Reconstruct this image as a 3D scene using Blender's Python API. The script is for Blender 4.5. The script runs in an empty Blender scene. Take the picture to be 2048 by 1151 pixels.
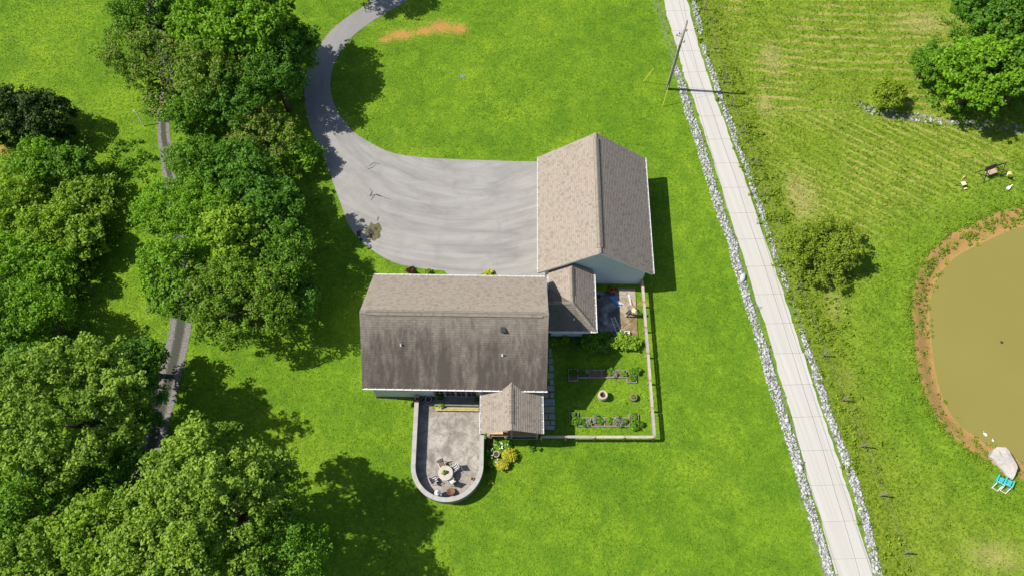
import bpy, math, random
import numpy as np
from mathutils import Vector, Matrix

S = bpy.context.scene
COL = S.collection
R = math.radians
# ------------------------------------------------------------------ camera, sky, sun, exposure
CAM_H, TILT, FOC = 63.0, R(24.4), 1500.0          # drone height (m), tilt off straight down, focal length in photo pixels
cam = bpy.data.cameras.new('camera')
cam.sensor_width = 36.0
cam.lens = FOC * 36.0 / 2048.0
cam.clip_start, cam.clip_end = 0.5, 2000.0
cam_o = bpy.data.objects.new('camera', cam)
cam_o.location = (0, 0, CAM_H)
cam_o.rotation_euler = (TILT, 0, 0)
COL.objects.link(cam_o)
S.camera = cam_o

SUN_DIR = Vector((-0.845, 0.075, 1.0)).normalized()   # towards the sun
sun_el = math.asin(SUN_DIR.z)
W = bpy.data.worlds.new('World')
S.world = W
W.use_nodes = True
wn = W.node_tree.nodes
wn.clear()
sky = wn.new('ShaderNodeTexSky')
sky.sky_type = 'NISHITA'
sky.sun_disc = False
sky.sun_elevation = sun_el
sky.sun_rotation = math.atan2(SUN_DIR.x, SUN_DIR.y)
sky.air_density, sky.dust_density, sky.ozone_density = 1.0, 1.0, 1.0
bg = wn.new('ShaderNodeBackground')
bg.inputs['Strength'].default_value = 0.093
wo = wn.new('ShaderNodeOutputWorld')
W.node_tree.links.new(sky.outputs[0], bg.inputs[0])
W.node_tree.links.new(bg.outputs[0], wo.inputs[0])

sl = bpy.data.lights.new('sun', 'SUN')
sl.energy = 4.9
sl.angle = R(0.53)
sl.color = (1.0, 0.955, 0.87)
so = bpy.data.objects.new('sun', sl)
so.rotation_euler = SUN_DIR.to_track_quat('Z', 'Y').to_euler()
so.location = SUN_DIR * 200
COL.objects.link(so)

S.view_settings.view_transform = 'Standard'
S.view_settings.look = 'None'
S.view_settings.gamma = 1.0
S.view_settings.use_curve_mapping = False
S.view_settings.exposure = 0.55
S.render.engine = 'CYCLES'
S.cycles.max_bounces = 6
S.cycles.diffuse_bounces = 3
S.cycles.transmission_bounces = 4
S.cycles.transparent_max_bounces = 4
S.cycles.use_denoising = True

rng = np.random.default_rng(11)
rnd = random.Random(5)
ST, CT = math.sin(TILT), math.cos(TILT)


def G(px, py, z=0.0):
    """survey helper: photo pixel -> world point on the level plane at height z"""
    dx, dy = (px - 1024) / FOC, -(py - 575.5) / FOC
    d = Vector((dx, dy * CT + ST, dy * ST - CT))
    p = Vector((0, 0, CAM_H)) + d * ((z - CAM_H) / d.z)
    return Vector((p.x, p.y, z))


def G2(px, py, z=0.0):
    p = G(px, py, z)
    return (p.x, p.y)


# ------------------------------------------------------------------ material helpers
class NT:
    def __init__(s, name):
        s.m = bpy.data.materials.new(name)
        s.m.use_nodes = True
        s.t = s.m.node_tree
        s.t.nodes.clear()
        s.out = s.t.nodes.new('ShaderNodeOutputMaterial')

    def n(s, typ, inp=None, **kw):
        nd = s.t.nodes.new('ShaderNode' + typ)
        for k, v in kw.items():
            setattr(nd, k, v)
        for k, v in (inp or {}).items():
            if isinstance(v, bpy.types.NodeSocket):
                s.t.links.new(v, nd.inputs[k])
            else:
                nd.inputs[k].default_value = v
        return nd

    def pos(s):
        return s.n('NewGeometry').outputs['Position']

    def obj(s):
        return s.n('TexCoord').outputs['Object']

    def mapv(s, vec, scale=(1, 1, 1), rot=(0, 0, 0), loc=(0, 0, 0)):
        if any(rot):   # turn first, then stretch
            vec = s.n('Mapping', {'Vector': vec, 'Rotation': rot}).outputs[0]
        return s.n('Mapping', {'Vector': vec, 'Scale': scale, 'Location': loc}).outputs[0]

    def noise(s, vec, scale, detail=3.0, rough=0.55, dist=0.0):
        return s.n('TexNoise', {'Vector': vec, 'Scale': scale, 'Detail': detail, 'Roughness': rough, 'Distortion': dist}).outputs[0]

    def ramp(s, fac, stops, interp='LINEAR'):
        nd = s.n('ValToRGB', {'Fac': fac})
        cr = nd.color_ramp
        cr.interpolation = interp
        while len(cr.elements) < len(stops):
            cr.elements.new(0.5)
        for e, (p, c) in zip(cr.elements, stops):
            e.position = p
            e.color = (c, c, c, 1) if isinstance(c, (int, float)) else (*c, 1)
        return nd.outputs[0]

    def mix(s, fac, a, b, mode='MIX'):
        nd = s.n('Mix', data_type='RGBA', blend_type=mode)
        for i, v in ((0, fac), (6, a), (7, b)):
            if isinstance(v, bpy.types.NodeSocket):
                s.t.links.new(v, nd.inputs[i])
            elif i == 0:
                nd.inputs[0].default_value = v
            else:
                nd.inputs[i].default_value = (*v, 1) if len(v) == 3 else v
        return nd.outputs[2]

    def math(s, op, a, b=0.0, c=0.0, clamp=False):
        nd = s.n('Math', operation=op)
        nd.use_clamp = clamp
        for i, v in enumerate((a, b, c)):
            if isinstance(v, bpy.types.NodeSocket):
                s.t.links.new(v, nd.inputs[i])
            else:
                nd.inputs[i].default_value = v
        return nd.outputs[0]

    def attr(s, name):
        return s.n('Attribute', attribute_name=name).outputs['Fac']

    def bump(s, h, strength=0.5, dist=0.02):
        return s.n('Bump', {'Height': h, 'Strength': strength, 'Distance': dist}).outputs[0]

    def surf(s, color, rough=0.85, normal=None, spec=0.3, metal=0.0):
        p = s.n('BsdfPrincipled', {'Base Color': color if isinstance(color, bpy.types.NodeSocket) else (*color, 1),
                                   'Roughness': rough, 'Specular IOR Level': spec, 'Metallic': metal})
        if normal:
            s.t.links.new(normal, p.inputs['Normal'])
        s.t.links.new(p.outputs[0], s.out.inputs[0])
        return s.m


def simple(name, c, rough=0.8, var=0.18, scale=3.0, spec=0.3, metal=0.0, bump=0.0, bscale=30.0):
    t = NT(name)
    v = t.obj()
    n1 = t.noise(v, scale, 5.0, 0.65)
    f = t.ramp(n1, [(0.3, 1 - var), (0.7, 1 + var)])
    col = t.mix(1.0, c, f, 'MULTIPLY')
    nm = t.bump(t.noise(v, bscale, 3.0), bump, 0.02) if bump else None
    return t.surf(col, rough, nm, spec, metal)


MATS = {}


def mat(name, *a, **k):
    if name not in MATS:
        MATS[name] = simple(name, *a, **k)
    return MATS[name]


# ------------------------------------------------------------------ mesh helpers
class MB:
    def __init__(s):
        s.v, s.f, s.uv, s.mi = [], [], {}, []

    def add(s, vs, fs, mi=0):
        o = len(s.v)
        s.v += [tuple(p) for p in vs]
        for f in fs:
            s.f.append(tuple(i + o for i in f))
            s.mi.append(mi)

    def box(s, c, d, rz=0.0, mi=0, M=None):
        hx, hy, hz = d[0] / 2, d[1] / 2, d[2] / 2
        vs = [Vector((x, y, z)) for z in (-hz, hz) for y in (-hy, hy) for x in (-hx, hx)]
        if M is not None:
            vs = [M @ p for p in vs]
        elif rz:
            m = Matrix.Rotation(rz, 3, 'Z')
            vs = [m @ p for p in vs]
        c = Vector(c)
        s.add([p + c for p in vs], [(0, 2, 3, 1), (4, 5, 7, 6), (0, 1, 5, 4), (2, 6, 7, 3), (0, 4, 6, 2), (1, 3, 7, 5)], mi)

    def beam(s, p, q, w, h, up=(0, 0, 1), mi=0):
        p, q = Vector(p), Vector(q)
        d = q - p
        L = d.length
        d.normalize()
        u = Vector(up)
        x = d.cross(u)
        if x.length < 1e-4:
            x = d.cross(Vector((1, 0, 0)))
        x.normalize()
        z = x.cross(d)
        vs = []
        for t in (p, q):
            for a, b in ((-1, -1), (1, -1), (1, 1), (-1, 1)):
                vs.append(t + x * (a * w / 2) + z * (b * h / 2))
        s.add(vs, [(0, 1, 2, 3), (7, 6, 5, 4), (0, 4, 5, 1), (1, 5, 6, 2), (2, 6, 7, 3), (3, 7, 4, 0)], mi)

    def tube(s, pts, rad, n=8, cap=True, mi=0):
        pts = [Vector(p) for p in pts]
        if not hasattr(rad, '__len__'):
            rad = [rad] * len(pts)
        rings = []
        prev = None
        for i, p in enumerate(pts):
            d = (pts[min(i + 1, len(pts) - 1)] - pts[max(i - 1, 0)]).normalized()
            a = prev if prev is not None else (Vector((0, 0, 1)) if abs(d.z) < 0.9 else Vector((1, 0, 0)))
            x = (a - d * a.dot(d)).normalized()
            prev = x
            y = d.cross(x)
            rings.append([p + (x * math.cos(k * 2 * math.pi / n) + y * math.sin(k * 2 * math.pi / n)) * rad[i] for k in range(n)])
        vs = [q for r in rings for q in r]
        fs = [(i * n + k, i * n + (k + 1) % n, (i + 1) * n + (k + 1) % n, (i + 1) * n + k) for i in range(len(pts) - 1) for k in range(n)]
        if cap:
            fs += [tuple(reversed(range(n))), tuple((len(pts) - 1) * n + k for k in range(n))]
        s.add(vs, fs, mi)

    def lathe(s, prof, c=(0, 0, 0), n=24, closed=False, sx=1.0, sy=1.0, mi=0):
        c = Vector(c)
        vs = [c + Vector((r * math.cos(k * 2 * math.pi / n) * sx, r * math.sin(k * 2 * math.pi / n) * sy, z)) for r, z in prof for k in range(n)]
        m = len(prof)
        fs = [(i * n + k, i * n + (k + 1) % n, ((i + 1) % m) * n + (k + 1) % n, ((i + 1) % m) * n + k) for i in range(m if closed else m - 1) for k in range(n)]
        s.add(vs, fs, mi)

    def prism(s, poly, z0, z1, mi=0, bottom=True):
        a = sum(poly[i][0] * poly[(i + 1) % len(poly)][1] - poly[(i + 1) % len(poly)][0] * poly[i][1] for i in range(len(poly)))
        if a < 0:
            poly = poly[::-1]
        n = len(poly)
        vs = [(p[0], p[1], z0) for p in poly] + [(p[0], p[1], z1) for p in poly]
        fs = [tuple(n + i for i in range(n))]
        if bottom:
            fs.append(tuple(reversed(range(n))))
        fs += [(i, (i + 1) % n, n + (i + 1) % n, n + i) for i in range(n)]
        s.add(vs, fs, mi)

    def ball(s, c, rx, ry=None, rz=None, n=12, m=8, M=None, mi=0):
        ry = rx if ry is None else ry
        rz = rx if rz is None else rz
        c = Vector(c)
        vs = []
        for i in range(m + 1):
            th = math.pi * i / m
            for k in range(n):
                p = Vector((rx * math.sin(th) * math.cos(2 * math.pi * k / n), ry * math.sin(th) * math.sin(2 * math.pi * k / n), rz * math.cos(th)))
                vs.append(c + (M @ p if M is not None else p))
        s.add(vs, [(i * n + k, (i + 1) * n + k, (i + 1) * n + (k + 1) % n, i * n + (k + 1) % n) for i in range(m) for k in range(n)], mi)

    def build(s, name, material, parent=None, smooth=False, bevel=0.0):
        me = bpy.data.meshes.new(name)
        me.from_pydata(s.v, [], s.f)
        ms = material if isinstance(material, (list, tuple)) else [material]
        for m in ms:
            me.materials.append(m)
        if len(ms) > 1:
            me.polygons.foreach_set('material_index', s.mi)
        if smooth:
            me.polygons.foreach_set('use_smooth', [True] * len(me.polygons))
        me.update()
        o = bpy.data.objects.new(name, me)
        COL.objects.link(o)
        if parent is not None:
            o.parent = parent
        if bevel:
            b = o.modifiers.new('bevel', 'BEVEL')
            b.width, b.segments, b.limit_method = bevel, 2, 'ANGLE'
        return o


def raw_mesh(name, verts, faces_n, idx, material, parent=None, attrs=None, smooth=False):
    """verts (N,3) array, idx flat corner indices, faces_n corners per face"""
    me = bpy.data.meshes.new(name)
    verts = np.ascontiguousarray(verts, dtype=np.float32)
    idx = np.ascontiguousarray(idx, dtype=np.int32).ravel()
    nf = len(idx) // faces_n
    me.vertices.add(len(verts))
    me.vertices.foreach_set('co', verts.ravel())
    me.loops.add(len(idx))
    me.loops.foreach_set('vertex_index', idx)
    me.polygons.add(nf)
    me.polygons.foreach_set('loop_start', np.arange(nf, dtype=np.int32) * faces_n)
    if smooth:
        me.polygons.foreach_set('use_smooth', np.ones(nf, dtype=bool))
    for k, (dom, a) in (attrs or {}).items():
        at = me.attributes.new(k, 'FLOAT', dom)
        at.data.foreach_set('value', np.ascontiguousarray(a, dtype=np.float32))
    me.materials.append(material)
    me.update(calc_edges=True)
    me.validate()
    o = bpy.data.objects.new(name, me)
    COL.objects.link(o)
    if parent is not None:
        o.parent = parent
    return o


def tag(o, label=None, cat=None, group=None, kind=None):
    if label:
        o['label'] = label
    if cat:
        o['category'] = cat
    if group:
        o['group'] = group
    if kind:
        o['kind'] = kind
    return o


def thing(name, label, cat, loc=(0, 0, 0), rz=0.0, group=None):
    o = bpy.data.objects.new(name, None)
    o.empty_display_size = 0.2
    o.location = loc
    o.rotation_euler = (0, 0, rz)
    COL.objects.link(o)
    return tag(o, label, cat, group)


def copy_tree(o, parent=None):
    c = o.copy()
    COL.objects.link(c)
    if parent is not None:
        c.parent = parent
    for ch in list(o.children):
        copy_tree(ch, c)
    return c


def struct(name, mb, m, **k):
    return tag(mb.build(name, m, **k), kind='structure')


# polygons and distances (numpy)
def in_poly(x, y, poly):
    p = np.asarray(poly, float)
    ins = np.zeros(x.shape, bool)
    j = len(p) - 1
    for i in range(len(p)):
        xi, yi, xj, yj = p[i, 0], p[i, 1], p[j, 0], p[j, 1]
        c = ((yi > y) != (yj > y)) & (x < (xj - xi) * (y - yi) / (yj - yi + 1e-12) + xi)
        ins ^= c
        j = i
    return ins


def dist_line(x, y, pts, closed=False):
    p = np.asarray(pts, float)
    d = np.full(x.shape, 1e9)
    n = len(p)
    for i in range(n if closed else n - 1):
        a, b = p[i], p[(i + 1) % n]
        ab = b - a
        t = np.clip(((x - a[0]) * ab[0] + (y - a[1]) * ab[1]) / (ab @ ab + 1e-12), 0, 1)
        d = np.minimum(d, np.hypot(x - a[0] - t * ab[0], y - a[1] - t * ab[1]))
    return d


def value_noise(x, y, s, seed):
    g = np.random.default_rng(seed)
    T = g.random((128, 128))
    u, v = x / s, y / s
    i, j = np.floor(u).astype(int), np.floor(v).astype(int)
    fx, fy = u - i, v - j
    fx, fy = fx * fx * (3 - 2 * fx), fy * fy * (3 - 2 * fy)
    i0, i1, j0, j1 = i % 128, (i + 1) % 128, j % 128, (j + 1) % 128
    return (T[i0, j0] * (1 - fx) + T[i1, j0] * fx) * (1 - fy) + (T[i0, j1] * (1 - fx) + T[i1, j1] * fx) * fy


def sstep(a, b, x):
    t = np.clip((x - a) / (b - a), 0, 1)
    return t * t * (3 - 2 * t)


def smooth_poly(pts, it=2, closed=False):
    p = [Vector((a[0], a[1])) for a in pts]
    for _ in range(it):
        q = [] if closed else [p[0]]
        for i in range(len(p) if closed else len(p) - 1):
            a, b = p[i], p[(i + 1) % len(p)]
            q += [a * 0.75 + b * 0.25, a * 0.25 + b * 0.75]
        if not closed:
            q.append(p[-1])
        p = q
    return [(v.x, v.y) for v in p]


# ------------------------------------------------------------------ layout of the ground (measured)
LANE_L = [(1318, -60), (1327.6, 0), (1335, 36.5), (1347, 75), (1359, 112), (1366.5, 146), (1383.5, 190), (1398, 231), (1410, 270), (1436, 352), (1461.8, 440), (1487.7, 514.5), (1510, 593.5), (1530.6, 650), (1542, 688), (1562.5, 763), (1579, 820), (1600, 890), (1623, 987), (1642.5, 1039.6), (1668.7, 1140), (1695, 1260), (1730, 1420)]
LANE_R = [(1362, -60), (1373.8, 0), (1386, 48.7), (1398, 97), (1410, 136), (1425, 185), (1442, 226), (1460, 280), (1490, 360), (1524, 463), (1556, 554), (1581, 632), (1596, 680), (1612.6, 728), (1625, 767.5), (1646, 830), (1664.7, 886), (1690.5, 965.4), (1714.5, 1048), (1746, 1151), (1778, 1260), (1830, 1420)]
LL = [G2(*p) for p in LANE_L]
LR = [G2(*p) for p in LANE_R]


def xat(line, y):
    a = np.asarray(sorted(line, key=lambda p: p[1]))
    return np.interp(y, a[:, 1], a[:, 0])


DRIVE_OUT = [(790, -60), (745.9, 0), (716.5, 20), (680, 45), (657.8, 65.5), (637.4, 92.6), (624, 115), (612.6, 144.6), (608, 176), (609, 203), (617, 246), (629.5, 275), (643, 302), (656, 335), (671, 380), (685, 416), (696, 452), (724, 485), (754.7, 507.5), (782.5, 524), (818.6, 534), (866, 539.5), (888, 541), (899, 552), (903, 575)]
DRIVE_IN = [(1110, 322.5), (1044, 323.4), (977, 321), (907.6, 319), (852, 315.6), (810, 311.4), (777, 304.5), (738, 285), (704.6, 262.8), (698, 253), (676, 226), (662, 192), (660, 162.6), (665.7, 133), (680, 106), (703, 74.5), (725.5, 56.5), (757, 35), (793, 14.7), (820, 0), (880, -60)]
dw_out = smooth_poly([G2(*p) for p in DRIVE_OUT[:-3]], 2) + [G2(*p) for p in DRIVE_OUT[-3:]]
dw_in = smooth_poly([G2(*p) for p in DRIVE_IN], 2)
DRIVE = dw_out + [(2.9, 26.9), (3.25, 28.9)] + dw_in
POND_PX = [(2048, 455), (1999, 472.6), (1955, 494.5), (1920.7, 510), (1889.5, 538), (1873.8, 563), (1864.4, 597.7), (1862, 629), (1866, 673), (1870.7, 720), (1881, 770), (1897, 812), (1922, 846), (1958, 871), (1990, 888), (2022, 905), (2060, 930), (2150, 962), (2270, 950), (2370, 860), (2420, 700), (2380, 560), (2280, 470), (2160, 440)]
PZ = -0.75
POND = smooth_poly([G2(*p, PZ) for p in POND_PX], 2, True)
TRACK_PX = [(235, 1200), (262, 1080), (300, 900), (328, 800), (352, 700), (363, 645), (366, 560), (352, 430), (336, 330), (323, 240), (338, 165), (325, 100), (300, 0), (290, -60)]
TRACK = smooth_poly([G2(*p) for p in TRACK_PX], 2)
HOUSE_RECTS = [(-11.7, 2.5, 18.0, 27.4), (3.0, 12.0, 28.9, 40.5), (2.4, 6.9, 23.7, 29.0)]
DIRT_SPOTS = [(802, 70, 2.1, 1.0), (850, 62, 1.5, 0.8), (882, 54, 1.8, 1.3), (918, 58, 1.3, 1.0), (770, 80, 1.0, 0.6), (1275, 608, 0.45, 0.3), (1296, 607, 0.5, 0.3), (5, 300, 1.3, 0.8), (1692, 800, 0.4, 0.25)]
DRY_SPOTS = [(1600, 395, 1.5, 2.4), (1663, 610, 0.9, 1.4), (1855, 45, 3.0, 1.5), (1545, 120, 1.0, 2.0), (1530, 210, 0.8, 1.4), (1690, 760, 0.7, 1.0), (1990, 1110, 2, 1.0)]
CREEK_PX = [(1722, 205), (1750, 222), (1800, 232), (1860, 236), (1915, 243), (1970, 250), (2048, 258), (2120, 268)]
CREEK = [G2(*p) for p in CREEK_PX]


def ground_fields(x, y):
    """what grows or lies where: dict of 0..1 fields, plus height"""
    f = {}
    xr = xat(LR, y)
    dr = x - xr
    dp = dist_line(x, y, POND, True)
    dp = np.where(in_poly(x, y, POND), -dp, dp)
    f['field'] = sstep(2.2, 4.0, dr) * (1 - 0.75 * sstep(9.0, 4.0, dp))
    f['verge'] = sstep(0.3, 0.8, dr) * sstep(4.4, 2.8, dr)
    bank = sstep(2.35, 1.9, dp)
    f['bank'] = bank
    f['rim'] = np.exp(-((dp - 2.35) / 0.4) ** 2)
    dirt = np.zeros_like(x)
    for px, py, a, b in DIRT_SPOTS:
        c = G(px, py)
        dirt = np.maximum(dirt, np.exp(-(((x - c.x) / a) ** 2 + ((y - c.y) / b) ** 2) * 0.9))
    f['dirt'] = dirt
    dry = np.zeros_like(x)
    for px, py, a, b in DRY_SPOTS:
        c = G(px, py)
        dry = np.maximum(dry, np.exp(-(((x - c.x) / a) ** 2 + ((y - c.y) / b) ** 2)))
    f['dry'] = dry
    gl = sstep(1.5, 1.2, xat(LL, y) - x) * (x < xat(LL, y)) + sstep(1.35, 1.05, dr) * (dr > 0)
    f['gravel'] = np.clip(gl, 0, 1) * 0.6
    f['creek'] = sstep(1.1, 0.5, dist_line(x, y, CREEK))
    # hay and mow lines follow slightly different headings above and below the creek
    f['upper'] = sstep(G(1700, 260).y, G(1700, 190).y, y)
    lin = (x * math.sin(R(33)) + y * math.cos(R(33)))
    a_ = G(1690, -190)
    arc = np.hypot((x - a_.x) * .55, y - a_.y)
    f['row'] = np.where(f['upper'] > .5, arc * 0.75, lin)
    f['rowy'] = sstep(.0, .55, value_noise(x, y, 4.0, 41) - .12) * sstep(G(1700, 520).y, G(1700, 420).y, y)
    z = np.zeros_like(x)
    z += PZ * sstep(2.35, 0.15, dp) * 1.0 - 0.9 * sstep(0.1, -3.0, dp)
    w = sstep(3.0, 6.0, dr) * sstep(70, 60, x) * sstep(78, 70, y) * sstep(2.4, 4.0, dp)
    z += w * 0.05 * np.sin(x * 1.7 + 2 * np.sin(y * 0.7)) * np.cos(y * 1.3 + x * 0.4)
    z += -0.25 * np.exp(-((dist_line(x, y, CREEK)) / 0.9) ** 2)
    f['z'] = z
    return f


# ------------------------------------------------------------------ ground
def grass_material():
    t = NT('lawn_ground')
    p = t.pos()
    big = t.noise(p, 0.13, 3, 0.6)
    mid = t.noise(p, 0.7, 4, 0.65, 0.4)
    sm = t.noise(p, 3.2, 4, 0.7)
    c = t.mix(t.ramp(mid, [(0.32, 0), (0.68, 1)]), (0.088, 0.176, 0.009), (0.165, 0.282, 0.014))
    c = t.mix(t.ramp(big, [(0.42, 0), (0.68, 0.8)]), c, (0.215, 0.315, 0.018))
    c = t.mix(t.ramp(sm, [(0.35, 0.55), (0.62, 0)]), c, (0.042, 0.105, 0.008))
    c = t.mix(t.ramp(t.noise(p, 0.32, 5, 0.7, 0.8), [(0.40, 0.45), (0.56, 0)]), c, (0.050, 0.128, 0.010))
    # rough mown field: paler, with dry hay in lines
    up = t.attr('upper')
    sA = t.noise(t.mapv(p, (0.10, 1.35, 1), (0, 0, R(35))), 0.9, 3, 0.6, 0.5)
    sB = t.noise(t.mapv(p, (0.16, 1.3, 1), (0, 0, R(-6))), 0.8, 4, 0.65, 0.8)
    st = t.mix(up, sA, sB)
    hay = t.ramp(t.math('ADD', t.math('MULTIPLY', st, 0.75), t.math('MULTIPLY', sm, 0.3)), [(0.50, 0), (0.64, 1)])
    fc = t.mix(t.ramp(mid, [(0.3, 0), (0.7, 1)]), (0.110, 0.180, 0.012), (0.200, 0.280, 0.022))
    fc = t.mix(t.ramp(sm, [(0.36, 0.6), (0.55, 0)]), fc, (0.055, 0.11, 0.006))
    rw = t.math('SINE', t.math('MULTIPLY', t.math('ADD', t.attr('row'), t.math('MULTIPLY', sA, 0.8)), 7.6))
    hay = t.math('MULTIPLY', t.ramp(t.math('ADD', t.math('MULTIPLY', rw, 0.24), t.math('ADD', t.math('MULTIPLY', st, 0.55), t.math('MULTIPLY', sm, 0.35))), [(0.46, 0), (0.74, 1)]), t.math('ADD', t.attr('rowy'), 0.2), clamp=True)
    fc = t.mix(t.math('MULTIPLY', hay, 0.85), fc, (0.30, 0.275, 0.075))
    fc = t.mix(t.math('MULTIPLY', t.attr('dry'), t.ramp(sm, [(0.3, 1), (0.62, 0.25)])), fc, (0.33, 0.27, 0.12))
    c = t.mix(t.attr('field'), c, fc)
    vg = t.mix(t.ramp(sm, [(0.35, 0), (0.65, 1)]), (0.07, 0.125, 0.008), (0.20, 0.235, 0.025))
    c = t.mix(t.math('MULTIPLY', t.attr('verge'), 0.85), c, vg)
    # bare orange clay
    clay = t.mix(sm, (0.33, 0.16, 0.055), (0.47, 0.275, 0.115))
    dm = t.math('ADD', t.attr('dirt'), t.math('MULTIPLY', t.math('SUBTRACT', t.noise(p, 4.5, 5, 0.8), 0.5), 2.6))
    c = t.mix(t.ramp(dm, [(0.45, 0), (0.95, 0.85)]), c, t.mix(sm, (0.36, 0.145, 0.045), (0.50, 0.24, 0.085)))
    bm = t.math('ADD', t.attr('bank'), t.math('MULTIPLY', t.math('SUBTRACT', t.noise(p, 1.1, 6, 0.8), 0.5), 4.2))
    c = t.mix(t.ramp(t.math('MULTIPLY', bm, t.attr('bank')), [(0.28, 0), (0.95, 0.9)]), c, clay)
    gr = t.mix(sm, (0.10, 0.095, 0.07), (0.25, 0.24, 0.2))
    gm = t.math('ADD', t.math('MAXIMUM', t.attr('gravel'), t.math('MULTIPLY', t.attr('creek'), 0.62)), t.math('MULTIPLY', t.math('SUBTRACT', sm, 0.5), 1.2))
    c = t.mix(t.ramp(gm, [(0.5, 0), (0.8, 0.8)]), c, gr)
    h = t.math('ADD', t.math('MULTIPLY', mid, 0.5), t.noise(p, 9.0, 3, 0.7))
    return t.surf(c, 0.95, t.bump(h, 0.55, 0.09), 0.1)


def make_ground():
    gx = np.concatenate([np.arange(-70, 24, 0.6), np.arange(24, 72.01, 0.33)])
    gy = np.arange(-8, 84.01, 0.45)
    X, Y = np.meshgrid(gx, gy)
    f = ground_fields(X.ravel(), Y.ravel())
    z = f.pop('z')
    nx, ny = len(gx), len(gy)
    x, y = X.ravel(), Y.ravel()
    edge = (x <= gx[0] + .01) | (x >= gx[-1] - .01) | (y <= gy[0] + .01) | (y >= gy[-1] - .01)
    z[edge] = 0
    v = np.stack([x, y, z], 1)
    i = np.arange(nx * ny).reshape(ny, nx)
    q = np.stack([i[:-1, :-1], i[:-1, 1:], i[1:, 1:], i[1:, :-1]], -1).reshape(-1, 4)
    # skirt out to the horizon
    B = 900.0
    x0, x1, y0, y1 = gx[0], gx[-1], gy[0], gy[-1]
    ex = np.array([(-B, -B, 0), (B, -B, 0), (B, B, 0), (-B, B, 0)])
    n0 = len(v)
    v = np.concatenate([v, ex])
    c = [i[0, 0], i[0, -1], i[-1, -1], i[-1, 0]]
    q = np.concatenate([q, [[n0 + 0, n0 + 1, c[1], c[0]], [n0 + 1, n0 + 2, c[2], c[1]], [n0 + 2, n0 + 3, c[3], c[2]], [n0 + 3, n0 + 0, c[0], c[3]]]])
    at = {k: ('POINT', np.concatenate([a, np.zeros(4)])) for k, a in f.items()}
    o = raw_mesh('ground', v, 4, q, grass_material(), attrs=at, smooth=True)
    tag(o, kind='structure')


make_ground()

# pond water
t = NT('muddy_water')
p = t.pos()
n = t.noise(p, 0.12, 3)
wcol = t.mix(n, (0.195, 0.168, 0.040), (0.225, 0.195, 0.050))
water_m = t.surf(wcol, 0.10, t.bump(t.noise(t.mapv(p, (1, 2.2, 1)), 3.0, 3), 0.10, 0.02), 0.5)
wb = MB()
big_pond = [(a + (a - 44) * 0.03, b + (b - 27) * 0.03) for a, b in POND]
wb.prism(big_pond, PZ - 0.4, PZ + 0.02, bottom=False)
struct('pond_water', wb, water_m)

# asphalt drive
t = NT('worn_asphalt')
p = t.pos()
fine = t.noise(p, 26, 2, 0.7)
dmid = t.noise(p, 0.5, 5, 0.62, 0.6)
dc = G(940, 130)
dp_ = t.n('VectorMath', {0: p, 1: (dc.x, dc.y, 0)}, operation='SUBTRACT').outputs[0]
dr_ = t.n('VectorMath', {0: dp_}, operation='LENGTH').outputs['Value']
sx_ = t.n('SeparateXYZ', {0: dp_})
da_ = t.math('ARCTAN2', sx_.outputs[0], t.math('MULTIPLY', sx_.outputs[1], -1.0))
pv_ = t.n('CombineXYZ', {0: t.math('MULTIPLY', dr_, 0.95), 1: t.math('MULTIPLY', da_, 2.6), 2: 0.0}).outputs[0]
strk = t.noise(pv_, 1.0, 5, 0.68, 0.7)
ac = t.mix(t.ramp(strk, [(0.34, 0), (0.62, 1)]), (0.215, 0.204, 0.190), (0.322, 0.308, 0.286))
ac = t.mix(t.ramp(dmid, [(0.3, 0.4), (0.5, 0)]), ac, (0.19, 0.182, 0.172))
ac = t.mix(t.ramp(t.noise(p, 0.16, 3), [(0.52, 0), (0.75, 0.4)]), ac, (0.34, 0.325, 0.30))
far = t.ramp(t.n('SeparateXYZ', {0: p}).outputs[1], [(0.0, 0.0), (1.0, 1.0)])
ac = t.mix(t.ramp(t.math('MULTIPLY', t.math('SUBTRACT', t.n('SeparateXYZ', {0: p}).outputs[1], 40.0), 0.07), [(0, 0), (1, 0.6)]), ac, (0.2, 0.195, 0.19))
ac = t.mix(t.ramp(fine, [(0.35, 0.4), (0.6, 0)]), ac, (0.13, 0.127, 0.122))
asph = t.surf(ac, 0.9, t.bump(fine, 0.25, 0.01), 0.2)
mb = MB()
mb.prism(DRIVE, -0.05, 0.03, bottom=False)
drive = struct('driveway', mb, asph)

# wear on the drive: mossy pothole, broken pit, cracks, moss patch (children of the driveway)
def blot(name, cx, cy, rx, ry, m, z, seed, jag=0.25, rot=0.0, n=22):
    r_ = random.Random(seed)
    c = G(cx, cy)
    pts = []
    for k in range(n):
        a = 2 * math.pi * k / n
        q = 1 + r_.uniform(-jag, jag)
        px, py = rx * q * math.cos(a), ry * q * math.sin(a)
        pts.append((c.x + px * math.cos(rot) - py * math.sin(rot), c.y + px * math.sin(rot) + py * math.cos(rot)))
    b = MB()
    b.prism(pts, z - 0.004, z, bottom=False)
    return b.build(name, m, drive)


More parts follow.
